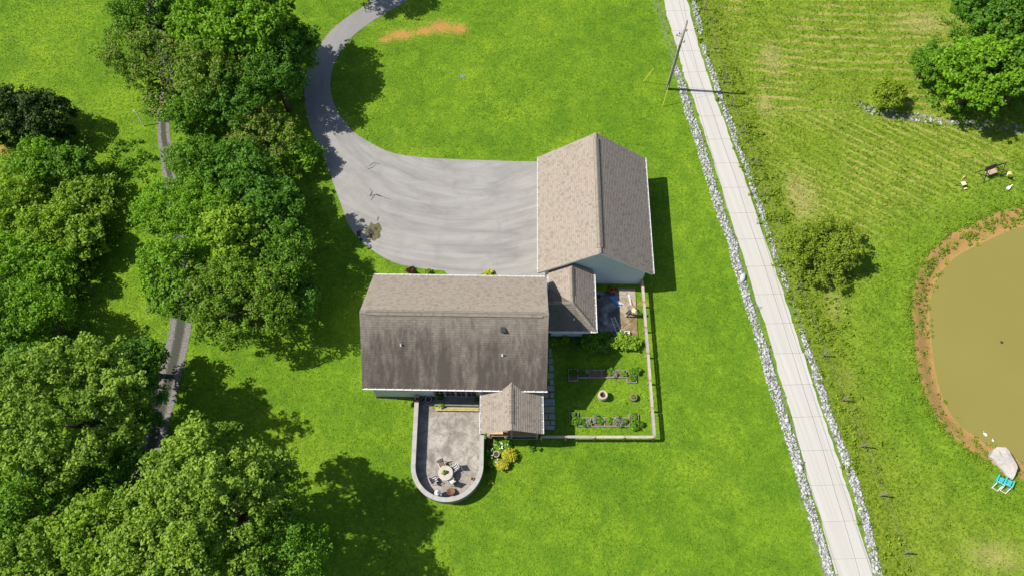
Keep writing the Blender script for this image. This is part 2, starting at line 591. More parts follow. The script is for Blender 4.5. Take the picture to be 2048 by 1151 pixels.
t = NT('mossy_asphalt')
p = t.pos()
n = t.noise(p, 5, 5, 0.75)
mossy = t.surf(t.mix(t.ramp(n, [(0.35, 0), (0.6, 1)]), (0.07, 0.062, 0.052), (0.13, 0.125, 0.05)), 0.95, t.bump(n, 0.8, 0.03), 0.1)
pit_m = mat('broken_asphalt', (0.05, 0.045, 0.042), 0.95, 0.5, 6, 0.1, 0, 0.6, 20)
blot('pothole', 748, 462, 0.78, 0.95, mossy, 0.036, 3)
blot('pothole', 742, 466, 0.34, 0.42, pit_m, 0.041, 4, 0.35)
blot('pothole', 752, 458, 0.14, 0.17, pit_m, 0.042, 9, 0.35)
blot('pothole', 717.5, 468, 0.22, 0.36, pit_m, 0.036, 5, 0.4)
blot('pothole', 722, 479, 0.15, 0.18, pit_m, 0.036, 6, 0.4)
crack_m = mat('crack_filler', (0.075, 0.07, 0.066), 0.9, 0.4, 5)
for k, pts in enumerate([[(729, 336), (740, 332), (748, 325), (760, 329)], [(735, 339), (746, 335), (752, 328)], [(739, 378), (745, 384), (740, 392), (752, 389), (762, 393), (775, 398), (783, 399)], [(757, 434), (755, 441)], [(742, 400), (750, 391)]]):
    b = MB()
    w = [0.02, 0.05, 0.035, 0.07, 0.05, 0.09, 0.03]
    for i in range(len(pts) - 1):
        a, c = G(*pts[i]), G(*pts[i + 1])
        b.beam((a.x, a.y, 0.0325 + i * .0002), (c.x, c.y, 0.0325 + i * .0002), w[(k + i) % 7] * 1.7, 0.006)
    b.build('crack', crack_m, drive)

# concrete lane: every poured slab is a piece
t = NT('lane_concrete')
p = t.pos()
ori = t.n('ObjectInfo').outputs['Random']
ang = math.atan2(G(1700, 1000).y - G(1480, 400).y, G(1700, 1000).x - G(1480, 400).x)
ls = t.noise(t.mapv(p, (0.05, 2.4, 1), (0, 0, -ang)), 1.0, 5, 0.7)
lc = t.mix(t.ramp(ls, [(0.3, 0), (0.7, 1)]), (0.385, 0.365, 0.33), (0.475, 0.455, 0.415))
lc = t.mix(t.math('MULTIPLY', ori, 0.22), lc, (0.37, 0.345, 0.305))
lc = t.mix(t.ramp(t.noise(p, 14, 3, 0.7), [(0.3, 0.25), (0.5, 0)]), lc, (0.28, 0.26, 0.23))
lane_m = t.surf(lc, 0.85, t.bump(t.noise(p, 30, 2), 0.1, 0.01), 0.25)
lane = tag(bpy.data.objects.new('concrete_lane', None), kind='structure')
COL.objects.link(lane)
base = MB()
ly = np.arange(-7, 88, 0.8)
lx0, lx1 = xat(LL, ly), xat(LR, ly)
ring = [(a + 0.06, b) for a, b in zip(lx0, ly)] + [(a - 0.06, b) for a, b in zip(lx1[::-1], ly[::-1])]
base.prism(ring, -0.05, 0.012, bottom=False)
base.build('joint_bed', mat('joint_bed', (0.38, 0.365, 0.335), 0.95), lane)
y = -6.44
jr = random.Random(3)
while y < 86:
    y2 = y + 2.86
    for s0, s1 in ((0, 0.645), (0.645, 1)):
        pts = []
        N = 5
        for side in (0, 1):
            for k in range(N):
                yy = y + 0.009 + (y2 - y - 0.018) * (k / (N - 1) if side == 0 else 1 - k / (N - 1))
                a, c = xat(LL, yy), xat(LR, yy)
                s = s0 if side == 0 else s1
                x = a + (c - a) * s
                if s in (0, 1):
                    x += jr.uniform(-0.07, 0.07)
                else:
                    x += 0.011 if side == 1 else -0.011
                pts.append((x, yy + (x - a) * 0.03))
        b = MB()
        b.prism(pts, 0.0, 0.06, bottom=False)
        b.build('slab', lane_m, lane)
    y = y2

# gravel track through the wood
t = NT('gravel_track')
p = t.pos()
g1 = t.noise(p, 7, 4, 0.8)
tc = t.mix(t.ramp(g1, [(0.3, 0), (0.7, 1)]), (0.08, 0.072, 0.066), (0.27, 0.25, 0.235))
u = t.n('UVMap').outputs[0]
ux = t.n('SeparateXYZ', {0: u}).outputs[0]
mid_m = t.ramp(t.math('ADD', t.math('ABSOLUTE', t.math('SUBTRACT', ux, 0.5)), t.math('MULTIPLY', t.math('SUBTRACT', g1, 0.5), 0.25)), [(0.15, 0.9), (0.27, 0)])
tc = t.mix(mid_m, tc, (0.045, 0.05, 0.036))
track_m = t.surf(tc, 0.95, t.bump(g1, 0.7, 0.05), 0.15)
tb = MB()
tn = len(TRACK)
tw = []
for i, (a, b) in enumerate(TRACK):
    d = Vector(TRACK[min(i + 1, tn - 1)]) - Vector(TRACK[max(i - 1, 0)])
    nrm = Vector((-d.y, d.x)).normalized()
    w = 1.0 if b < 28 else 0.62
    tw.append((a - nrm.x * w, b - nrm.y * w, 0.02))
    tw.append((a + nrm.x * w, b + nrm.y * w, 0.02))
tb.add(tw, [(2 * i, 2 * i + 1, 2 * i + 3, 2 * i + 2) for i in range(tn - 1)])
tro = struct('gravel_track', tb, track_m)
uvl = tro.data.uv_layers.new(name='UVMap')
for lp in tro.data.loops:
    uvl.data[lp.index].uv = (lp.vertex_index % 2, 0)
if tro.data.polygons[0].normal.z < 0:
    tro.data.flip_normals()

# ------------------------------------------------------------------ shingled roofs
def shingle_mat(name, stain=0.0, seed=0.0, tone=1.0):
    t = NT(name)
    uv = t.n('UVMap').outputs[0]
    sp = t.n('SeparateXYZ', {0: uv})
    uu, vv = sp.outputs[0], sp.outputs[1]
    row = t.math('FLOOR', t.math('DIVIDE', vv, 0.2))
    wn1 = t.n('TexWhiteNoise', {'W': t.math('ADD', row, seed)}, noise_dimensions='1D').outputs[0]
    tabu = t.math('FLOOR', t.math('ADD', t.math('DIVIDE', uu, 0.22), t.math('MULTIPLY', wn1, 9.0)))
    cmb = t.n('CombineXYZ', {0: tabu, 1: row, 2: seed}).outputs[0]
    wn2 = t.n('TexWhiteNoise', {'Vector': cmb}, noise_dimensions='3D').outputs[0]
    bl = t.noise(t.mapv(uv, (2.6, 5.0, 1)), 1.0, 3, 0.6)
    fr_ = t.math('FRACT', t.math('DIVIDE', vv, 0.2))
    f = t.math('ADD', t.math('MULTIPLY', wn2, 0.55), t.math('MULTIPLY', bl, 0.6))
    k = tone
    c = t.ramp(f, [(0.22, (0.195 * k, 0.163 * k, 0.132 * k)), (0.42, (0.262 * k, 0.222 * k, 0.180 * k)), (0.8, (0.302 * k, 0.259 * k, 0.213 * k))])
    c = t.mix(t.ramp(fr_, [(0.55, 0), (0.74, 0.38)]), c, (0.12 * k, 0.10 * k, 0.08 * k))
    if stain:
        s1 = t.noise(t.mapv(uv, (0.95, 0.17, 1), loc=(seed, 0, 0)), 1.0, 6, 0.68, 0.4)
        s2 = t.noise(t.mapv(uv, (2.6, 0.9, 1), loc=(seed + 4, 0, 0)), 1.0, 5, 0.75)
        low = t.ramp(t.math('DIVIDE', vv, 6.3), [(0.0, 0.22), (0.55, 0.19), (0.98, 0.0)])
        m = t.ramp(t.math('ADD', t.math('ADD', t.math('MULTIPLY', s1, 0.72), t.math('MULTIPLY', s2, 0.38)), low), [(0.57, 0), (0.80, 1)])
        alg = t.mix(t.noise(uv, 9, 3, 0.7), (0.042, 0.034, 0.030), (0.068, 0.056, 0.049))
        c = t.mix(0.40, c, (0.115, 0.105, 0.092))
        c = t.mix(t.math('MULTIPLY', m, stain), c, alg)
    gr = t.noise(t.pos(), 60, 2, 0.6)
    return t.surf(t.mix(t.ramp(gr, [(0.35, 0.25), (0.6, 0)]), c, (0.1, 0.08, 0.065)), 0.95, t.bump(gr, 0.25, 0.01), 0.12)


def slope(name, a, b, d, c, m, parent, exposure=0.2, th=0.028, under=None):
    """one roof plane: eave a->b, top d->c (top may be shorter or a point). lapped courses"""
    a, b, c, d = Vector(a), Vector(b), Vector(c), Vector(d)
    e = (b - a).normalized()
    up = ((d - a) - e * (d - a).dot(e))
    L = up.length
    up.normalize()
    nrm = e.cross(up)
    if nrm.z < 0:
        nrm = -nrm
    n = max(2, round(L / exposure))
    V, F, UV = [], [], []

    def at(t):
        return a.lerp(d, t), b.lerp(c, t)
    for i in range(n):
        l0, r0 = at(i / n)
        l1, r1 = at((i + 1) / n)
        q = [l0 + nrm * th, r0 + nrm * th, r1 + nrm * 0.003, l1 + nrm * 0.003]
        if (q[1] - q[0]).length < 0.02:
            break
        o = len(V)
        V += q
        F.append((o, o + 1, o + 2, o + 3))
        V += [l0 - nrm * 0.003, r0 - nrm * 0.003]
        F.append((o + 4, o + 5, o + 1, o))
        UV.append([((p - a).dot(e), i * 0.2 + s) for p, s in zip(q, (0.05, 0.05, 0.15, 0.15))])
        UV.append([((p - a).dot(e), i * 0.2 + 0.05) for p in (l0, r0, r0, l0)])
    me = bpy.data.meshes.new(name)
    me.from_pydata([tuple(p) for p in V], [], F)
    uvl = me.uv_layers.new(name='UVMap')
    for pl, uvs in zip(me.polygons, UV):
        for li, q in zip(pl.loop_indices, uvs):
            uvl.data[li].uv = q
    me.materials.append(m)
    me.update()
    if me.polygons[0].normal.dot(nrm) < 0:
        me.flip_normals()
    o = bpy.data.objects.new(name, me)
    COL.objects.link(o)
    o.parent = parent
    return o


def cap_line(p, q, parent, m, w=0.3, lift=0.05, name='ridge_cap', drop=0.13):
    """bent cap shingles laid along a ridge or hip, overlapping"""
    p, q = Vector(p), Vector(q)
    d = (q - p)
    L = d.length
    d.normalize()
    x = d.cross(Vector((0, 0, 1))).normalized()
    n = max(2, round(L / 0.24))
    b = MB()
    for i in range(n):
        s, e = p + d * (L * i / n), p + d * (L * (i + 1) / n + 0.02)
        z0, z1 = lift + 0.016, lift
        vs = []
        for pt, z in ((s, z0), (e, z1)):
            vs += [pt - x * w / 2 + Vector((0, 0, z - drop)), pt - x * w / 6 + Vector((0, 0, z - drop * .12)), pt + x * w / 6 + Vector((0, 0, z - drop * .12)), pt + x * w / 2 + Vector((0, 0, z - drop))]
        b.add(vs, [(0, 1, 5, 4), (1, 2, 6, 5), (2, 3, 7, 6), (0, 3, 2, 1)])
    o = b.build(name, m, parent)
    me = o.data
    uvl = me.uv_layers.new(name='UVMap')
    for pl in me.polygons:
        for li in pl.loop_indices:
            uvl.data[li].uv = (pl.index * 0.11, pl.index // 4 * 0.2 + 0.1)
    return o


SH = shingle_mat('tan_shingles', 0.0, 1.0)
SH_ST = shingle_mat('stained_shingles', 0.85, 2.0)
SH_CAP = shingle_mat('cap_shingles', 0.0, 5.0, 0.86)
SH_AN = shingle_mat('annex_stained_shingles', 0.45, 7.0)
M_WALL = mat('pale_painted_wall', (0.50, 0.53, 0.51), 0.7, 0.06, 1.5)
M_WALL2 = mat('garage_painted_wall', (0.50, 0.545, 0.55), 0.7, 0.05, 1.2)
M_FOUND = mat('foundation_block', (0.13, 0.115, 0.105), 0.95, 0.35, 4, 0.1, 0, 0.5, 12)
M_WHITE = mat('white_trim', (0.72, 0.71, 0.69), 0.5, 0.06, 2)
M_GUT = mat('gutter_inside', (0.42, 0.41, 0.39), 0.6, 0.2, 2)
M_SOFFIT = mat('soffit', (0.30, 0.29, 0.27), 0.8)
M_FRAME = mat('window_frame', (0.23, 0.235, 0.23), 0.5, 0.1)
M_GLASS = mat('dark_glass', (0.012, 0.014, 0.017), 0.08, 0.05, 1, 0.6)
M_DARK = mat('dark_opening', (0.02, 0.02, 0.02), 0.9)

_hang = None


def gutter(p, q, out, parent, w=0.13, h=0.11, label=None):
    """channel along the eave p->q, opening upwards, with hanger straps across it"""
    global _hang
    p, q, out = Vector(p), Vector(q), Vector(out).normalized()
    b = MB()
    d = (q - p).normalized()
    zz = Vector((0, 0, 1))
    b.beam(p + out * (w / 2) - zz * (h - 0.006), q + out * (w / 2) - zz * (h - 0.006), w, 0.012)
    b.beam(p + out * (w - 0.012) - zz * (h / 2), q + out * (w - 0.012) - zz * (h / 2), 0.035, h)
    b.beam(p + out * 0.008 - zz * (h / 2 + 0.01), q + out * 0.008 - zz * (h / 2 + 0.01), 0.014, h - 0.02)
    for e in (p, q):
        b.beam(e + out * 0.0 - zz * h / 2, e + out * w - zz * h / 2, 0.01, h)
    g = b.build('gutter', M_WHITE, parent, )
    n = max(2, round((q - p).length / 0.72))
    ang = math.atan2(out.y, out.x)
    if _hang is None:
        hb = MB()
        hb.box((0.055, 0, 0.012), (0.17, 0.055, 0.012))
        hb.box((0.125, 0, -0.01), (0.022, 0.055, 0.04))
        _hang = hb.build('hanger', M_WHITE, g)
        hs = _hang
        first = True
    else:
        first = False
    for i in range(n):
        pt = p + (q - p) * ((i + 0.5) / n)
        if first and i == 0:
            hs = _hang
        else:
            hs = _hang.copy()
            COL.objects.link(hs)
            hs.parent = g
        hs.location = pt
        hs.rotation_euler = (0, 0, ang)
    return g


def cap_uv(o):
    l = o.data.uv_layers.new(name='UVMap')
    for pl in o.data.polygons:
        for li in pl.loop_indices:
            co = o.data.vertices[o.data.loops[li].vertex_index].co
            l.data[li].uv = (co.x * .9, co.y * .9)


def pipe_vent(parent, loc, r=0.06, h=0.32, m=None):
    b = MB()
    b.lathe([(r, -0.15), (r, h), (r * .7, h), (r * .7, h - .1)], loc, 12)
    b.lathe([(r * 1.6, 0.02), (r * 1.1, 0.06), (r * 1.1, 0.02)], loc, 12)
    return b.build('vent_pipe', m or M_WHITE, parent, True)


def wall_box(name, x0, x1, y0, y1, z0, z1, parent, m, th=0.16):
    b = MB()
    b.box(((x0 + x1) / 2, y0 + th / 2, (z0 + z1) / 2), (x1 - x0, th, z1 - z0))
    b.box(((x0 + x1) / 2, y1 - th / 2, (z0 + z1) / 2), (x1 - x0, th, z1 - z0))
    b.box((x0 + th / 2, (y0 + y1) / 2, (z0 + z1) / 2), (th, y1 - y0 - 2 * th - 0.002, z1 - z0))
    b.box((x1 - th / 2, (y0 + y1) / 2, (z0 + z1) / 2), (th, y1 - y0 - 2 * th - 0.002, z1 - z0))
    return b.build(name, m, parent)


def window_unit(parent, x0, x1, z0, z1, y, name='window', cols=1, rows=1, facing=-1, axis='x', fm=None):
    """frame with recessed glass on a wall plane y (facing -y or +y) in local axes"""
    def P3(u, d, z):
        return (u, y + facing * d, z) if axis == 'x' else (y + facing * d, u, z)

    def bx(b, u0, u1, d0, d1, za, zb):
        p = Vector(P3(u0, d0, za))
        q = Vector(P3(u1, d1, zb))
        b.box((p + q) / 2, (abs(p.x - q.x), abs(p.y - q.y), abs(p.z - q.z)))
    f = MB()
    fw = 0.07
    bx(f, x0, x1, 0.0, 0.07, z0, z0 + fw)
    bx(f, x0, x1, 0.0, 0.07, z1 - fw, z1)
    bx(f, x0, x0 + fw, 0.0, 0.068, z0 + fw, z1 - fw)
    bx(f, x1 - fw, x1, 0.0, 0.068, z0 + fw, z1 - fw)
    for i in range(1, cols):
        u = x0 + (x1 - x0) * i / cols
        bx(f, u - 0.018, u + 0.018, 0.0, 0.05, z0 + fw, z1 - fw)
    for i in range(1, rows):
        z = z0 + (z1 - z0) * i / rows
        bx(f, x0 + fw, x1 - fw, 0.0, 0.046, z - 0.018, z + 0.018)
    w = f.build(name, fm or M_FRAME, parent)
    g = MB()
    bx(g, x0 + fw * .6, x1 - fw * .6, 0.004, 0.018, z0 + fw * .6, z1 - fw * .6)
    g.build('pane', M_GLASS, w)
    bx2 = MB()
    bx(bx2, x0 - 0.04, x1 + 0.04, 0.0, 0.1, z0 - 0.05, z0 - 0.001)
    bx2.build('sill', fm or M_FRAME, w)
    return w


def gable_fill(name, pts, thick, parent, m):
    """prism extruded from 3 profile points along a vector"""
    b = MB()
    t = Vector(thick)
    A = [Vector(p) for p in pts]
    n = len(A)
    vs = A + [p + t for p in A]
    b.add(vs, [tuple(range(n)), tuple(reversed(range(n, 2 * n)))] + [(i, n + i, n + (i + 1) % n, (i + 1) % n) for i in range(n)])
    return b.build(name, m, parent)


# ---- the house: long ridge east-west
def build_house():
    ox, oy = -4.59, 22.72
    h = thing('house', 'long pale house with brown gable roof, its south slope streaked dark with algae', 'house', (ox, oy, 0), R(-0.9))
    L, D, ze, zr = 7.47, 5.04, 4.2, 8.1
    wx, wy = 7.0, 4.66
    wall_box('wall', -wx, wx, -wy, wy, 0.5, 4.45, h, M_WALL)
    wall_box('foundation', -wx - 0.03, wx + 0.03, -wy - 0.03, wy + 0.03, -0.2, 0.5, h, M_FOUND, 0.2)
    for s in (-1, 1):
        gable_fill('gable_wall', [(s * (wx - .16), -wy, 4.45), (s * (wx - .16), wy, 4.45), (s * (wx - .16), 0, 8.0)], (s * .16, 0, 0), h, M_WALL)
    deck = MB()   # roof deck under the shingles
    n1 = 0.08
    for s in (-1, 1):
        deck.add([(-L, s * D, ze), (L, s * D, ze), (L, 0, zr), (-L, 0, zr), (-L, s * D, ze - .16), (L, s * D, ze - .16), (L, 0, zr - .16), (-L, 0, zr - .16)],
                 [(0, 1, 2, 3), (7, 6, 5, 4), (0, 4, 5, 1), (1, 5, 6, 2), (0, 3, 7, 4)])
    roof = deck.build('roof', M_SOFFIT, h)
    z = 0.012
    slope('shingle_slope', (-L - .02, -D - .03, ze + z), (L + .02, -D - .03, ze + z), (-L - .02, 0, zr + z), (L + .02, 0, zr + z), SH_ST, roof)
    slope('shingle_slope', (L + .02, D + .03, ze + z), (-L - .02, D + .03, ze + z), (L + .02, 0, zr + z), (-L - .02, 0, zr + z), SH, roof)
    cap_line((-L - .02, 0, zr), (L + .02, 0, zr), roof, SH_CAP, 0.34, 0.055, 'ridge_cap')
    vent = MB()   # raised ridge vent, stopping short of both ends
    for s in (-1, 1):
        vent.add([(-L + .48, s * .02, zr + .10), (L - .45, s * .02, zr + .075), (L - .45, s * .25, zr - .06), (-L + .48, s * .25, zr - .06),
                  (-L + .48, s * .25, zr - .2), (L - .45, s * .25, zr - .2), (-L + .48, s * .02, zr), (L - .45, s * .02, zr)],
                 [(0, 1, 2, 3), (3, 2, 5, 4), (0, 3, 4, 6), (1, 7, 5, 2)])
    rv = vent.build('ridge_vent', SH_CAP, roof)
    uvl = rv.data.uv_layers.new(name='UVMap')
    for pl in rv.data.polygons:
        for li in pl.loop_indices:
            co = rv.data.vertices[rv.data.loops[li].vertex_index].co
            uvl.data[li].uv = (co.x * .9, co.y * 1.0)
    for s in (-1, 1):    # rake boards
        b = MB()
        for t_ in (-1, 1):
            b.beam((s * (L - .0), t_ * (D - .02), ze - .09), (s * (L - .0), t_ * 0.01, zr - .09), 0.03, 0.17)
        b.build('rake_board', M_WHITE, roof)
    gutter((-L, -D - .02, ze + .02), (L + .06, -D - .02, ze + .02), (0, -1, 0), h)
    gutter((-L, D + .02, ze + .02), (L - .1, D + .02, ze + .02), (0, 1, 0), h)
    # roof fittings on the south slope

    def on(px, py):  # point on the south plane under a photo pixel, in local axes
        for k in range(40):
            zz = ze + (zr - ze) * k / 39
            g = G(px, py, zz)
            lx, lyv = g.x - ox, g.y - oy
            if abs((ze + (zr - ze) * (lyv + D) / D) - zz) < 0.08:
                return Vector((lx, lyv, zz))
        return Vector((0, -2, 6))
    q = on(1007, 659)
    b = MB()
    b.box(q + Vector((0, 0, .12)), (0.36, 0.36, 0.22))
    b.box(q + Vector((0, -.02, .25)), (0.44, 0.44, 0.05))
    b.box(q + Vector((0, 0.1, .02)), (0.5, 0.5, 0.03), M=Matrix.Rotation(math.atan2(zr - ze, D), 3, 'X'))
    b.build('roof_vent', mat('black_vent', (0.03, 0.034, 0.04), 0.5), roof, bevel=0.015)
    pipe_vent(roof, on(803, 692), 0.05, 0.36)
    pipe_vent(roof, on(1006, 709), 0.05, 0.32)
    # south wall openings
    window_unit(h, -5.15, -4.0, 2.55, 3.75, -wy)
    x0 = -1.86
    for k in range(4):
        a = x0 + k * 0.90
        w = window_unit(h, a, a + 0.86, 1.0, 3.5, -wy, 'door', 2, 3)
    b = MB()
    for k in (0, 1.0, 2.0, 3.0, 4.0):
        b.box((x0 - .02 + k * 0.90, -wy - 0.09, 2.35), (0.07, 0.14, 2.7))
    b.build('door_post', mat('grey_post', (0.2, 0.2, 0.19), 0.7), h)
    b = MB()
    b.box((-2.35, -wy - .08, 3.35), (0.16, 0.14, 0.3))
    b.box((-2.35, -wy - .1, 3.52), (0.22, 0.2, 0.04))
    b.build('wall_lantern', mat('black_lantern', (0.03, 0.03, 0.035), 0.4), h)
    # downspouts
    for x, s in ((wx - .15, -1), (wx - .1, 1), (-2.9 + 5.05, -1)):
        b = MB()
        y = s * (wy + .06)
        b.tube([(x, s * (D + .05), ze - .1), (x, s * (D + .03), ze - .25), (x, y, ze - .5), (x, y, 0.25), (x, y + s * .25, 0.1)], 0.045, 8)
        b.build('downspout', M_WHITE, h)
    for x in (-5.0, -1.5, 3.6):
        window_unit(h, x - .55, x + .55, 1.9, 3.2, wy, facing=1)
    for x in (-2.0, 2.0):
        window_unit(h, x - .5, x + .5, 1.9, 3.2, -wx, facing=-1, axis='y')
    # wide timber step in front of the glazed doors
    dk = MB()
    dk.box((0, 0, 0), (0.01, 0.01, 0.01))
    b = MB()
    for k in range(6):
        b.box((-0.02, -wy - .10 - .14 * k, 0.9), (3.75, 0.132, 0.05))
    d = b.build('landing', mat('green_deck', (0.16, 0.17, 0.14), 0.85, 0.3, 2), h)
    b = MB()
    b.box((-0.02, -wy - .435, 0.61), (3.75, 0.8, 0.53))
    b.build('riser', mat('landing_riser', (0.20, 0.16, 0.07), 0.9, 0.2), d)
    st = MB()
    for k in range(2):
        st.box((0.0, -wy - .97 - .165 * k, 0.62), (3.72, 0.155, 0.05))
    s = st.build('step', mat('sunlit_step', (0.36, 0.30, 0.12), 0.8, 0.2, 3), h)  # brighter yellow than the landing: sunlight on the tread put into colour
    b = MB()
    b.box((0.0, -wy - 1.03, 0.47), (3.68, 0.26, 0.25))
    b.build('riser', mat('landing_riser', (0.20, 0.16, 0.07)), s)
    return h


build_house()


def build_garage():
    g = thing('garage', 'garage with tan shingle gable roof and pale blue end wall beside the lane side lawn', 'garage', (7.51, 34.74, 0), R(-0.75))
    L, D, ze, zr = 6.1, 5.04, 3.0, 6.9      # half length (y), half width (x)
    wx, wy = 4.42, 5.72
    wall_box('wall', -wx, wx, -wy, wy, 0.0, 3.35, g, M_WALL2)
    for s in (-1, 1):
        gable_fill('gable_wall', [(-wx, s * (wy - .16), 3.35), (wx, s * (wy - .16), 3.35), (0, s * (wy - .16), 6.78)], (0, s * .16, 0), g, M_WALL2)
    b = MB()
    for s in (-1, 1):
        b.add([(s * D, -L, ze), (s * D, L, ze), (0, L, zr), (0, -L, zr), (s * D, -L, ze - .16), (s * D, L, ze - .16), (0, L, zr - .16), (0, -L, zr - .16)],
              [(0, 1, 2, 3), (7, 6, 5, 4), (0, 4, 5, 1), (1, 5, 6, 2), (0, 3, 7, 4)])
    roof = b.build('roof', M_SOFFIT, g)
    z = 0.012
    slope('shingle_slope', (-D - .03, L + .02, ze + z), (-D - .03, -L - .02, ze + z), (0, L + .02, zr + z), (0, -L - .02, zr + z), SH, roof)
    slope('shingle_slope', (D + .03, -L - .02, ze + z), (D + .03, L + .02, ze + z), (0, -L - .02, zr + z), (0, L + .02, zr + z), SH, roof)
    cap_line((0, -L - .02, zr), (0, L + .02, zr), roof, SH_CAP, 0.34, 0.055)
    b = MB()
    for s in (-1, 1):
        b.add([(s * .02, -L + .55, zr + .075), (s * .02, L - .5, zr + .075), (s * .24, L - .5, zr - .06), (s * .24, -L + .55, zr - .06), (s * .24, -L + .55, zr - .2), (s * .24, L - .5, zr - .2),
               (s * .02, -L + .55, zr), (s * .02, L - .5, zr)], [(0, 1, 2, 3), (3, 2, 5, 4), (0, 3, 4, 6), (1, 7, 5, 2)])
    rv = b.build('ridge_vent', SH_CAP, roof)
    uvl = rv.data.uv_layers.new(name='UVMap')
    for pl in rv.data.polygons:
        for li in pl.loop_indices:
            co = rv.data.vertices[rv.data.loops[li].vertex_index].co
            uvl.data[li].uv = (co.y * .9, co.x)
    for s in (-1, 1):
        b = MB()
        for t_ in (-1, 1):
            b.beam((t_ * (D - .02), s * L, ze - .09), (t_ * .01, s * L, zr - .09), 0.03, 0.17)
        b.build('rake_board', M_WHITE, roof)
    gutter((-D - .02, -L, ze + .02), (-D - .02, L, ze + .02), (-1, 0, 0), g)
    gutter((D + .02, -L, ze + .02), (D + .02, L, ze + .02), (1, 0, 0), g)
    for y0 in (-3.6, 0.6):
        d = MB()
        for k in range(4):
            d.box((-wx - .03, y0 + 1.35, 0.3 + k * 0.58), (0.05, 2.7, 0.56))
        d.build('garage_door', mat('white_garage_door', (0.6, 0.6, 0.58), 0.5), g)
    b = MB()
    b.tube([(-D + .1, -wy + .1, ze - .12), (-wx - .06, -wy + .1, ze - .4), (-wx - .06, -wy + .1, 0.2)], 0.05, 8)
    b.build('downspout', M_WHITE, g)
    b = MB()
    b.tube([(D + .05, -L + .15, ze - .1), (wx + .06, -wy + .15, ze - .45), (wx + .06, -wy + .15, 0.2)], 0.05, 8)
    b.build('downspout', M_WHITE, g)


build_garage()


def build_annex():
    a = thing('annex', 'low L shaped shingled link joining the house to the garage', 'annex', (5.15, 25.15, 0), R(-0.6))
    ze, zr = 3.0, 4.5
    W2, E2, S2, N2 = -1.95, 2.04, -1.97, 1.95
    xh = -2.35     # house gable
    yn = 3.72      # garage wall
    th = .15
    for c_, d_ in (((0.02, -1.38 + th / 2, 1.6), (3.4, th, 2.9)), ((1.72 - th / 2, 1.2, 1.6), (th, 5.0, 2.9)), ((-1.55, 2.85, 1.6), (th, 1.6, 2.9))):
        wall = MB()
        wall.box(c_, d_)
        wall.build('wall', M_WALL2, a)
    b = MB()
    z = ze - 0.02
    # soffit sheet under the slopes
    b.prism([(xh, S2 + .05), (E2 - .05, S2 + .05), (E2 - .05, yn), (W2 + .05, yn), (W2 + .05, N2), (xh, N2)], z - .1, z)
    roof = b.build('roof', M_SOFFIT, a)
    J = (0, 0, zr)
    slope('shingle_slope', (xh, S2, ze), (E2, S2, ze), (xh, 0, zr), J, SH_AN, roof)
    slope('shingle_slope', (E2, S2, ze), (E2, yn, ze), J, (0, yn, zr), SH, roof)
    slope('shingle_slope', (W2, yn, ze), (W2, N2, ze), (0, yn, zr), J, SH, roof)
    slope('shingle_slope', (W2, N2, ze), (xh, N2, ze), J, (xh, 0, zr), SH_AN, roof)
    cap_line((0, 0, zr), (0, yn, zr), roof, SH_CAP, 0.3, 0.05)
    cap_line((xh, 0, zr), (-.05, 0, zr), roof, SH_CAP, 0.3, 0.052)
    cap_line((E2, S2, ze), (0.02, -.02, zr), roof, SH_CAP, 0.3, 0.06, 'hip_cap', 0.08)
    b = MB()
    for s in (-1, 1):
        b.add([(s * .02, .75, zr + .075), (s * .02, yn - .4, zr + .075), (s * .2, yn - .4, zr - .07), (s * .2, .75, zr - .07), (s * .2, .75, zr - .18), (s * .2, yn - .4, zr - .18), (s * .02, .75, zr), (s * .02, yn - .4, zr)],
              [(0, 1, 2, 3), (3, 2, 5, 4), (0, 3, 4, 6), (1, 7, 5, 2)])
    rv = b.build('ridge_vent', SH_CAP, roof)
    cap_uv(rv)
    gutter((xh + .2, S2 - .01, ze + .02), (E2, S2 - .01, ze + .02), (0, -1, 0), a)
    gutter((E2 + .01, S2 - .12, ze + .02), (E2 + .01, yn - .05, ze + .02), (1, 0, 0), a)
    gutter((W2 - .01, N2 + .05, ze + .02), (W2 - .01, yn - .4, ze + .02), (-1, 0, 0), a)
    pipe_vent(roof, (0.15, -1.15, ze + (zr - ze) * (0.82 / 1.97)), 0.05, 0.25)
    b = MB()
    b.lathe([(0.09, 0), (0.09, 0.14), (0.0, 0.14)], (0, 0, 0), 10)
    o = b.build('wall_vent', mat('grey_post', (0.2, 0.2, 0.19)), a)
    o.location = (0.1, -1.37, 1.1)
    o.rotation_euler = (R(90), 0, 0)
    window_unit(a, -.6, .2, 2.1, 2.85, -1.38)


build_annex()


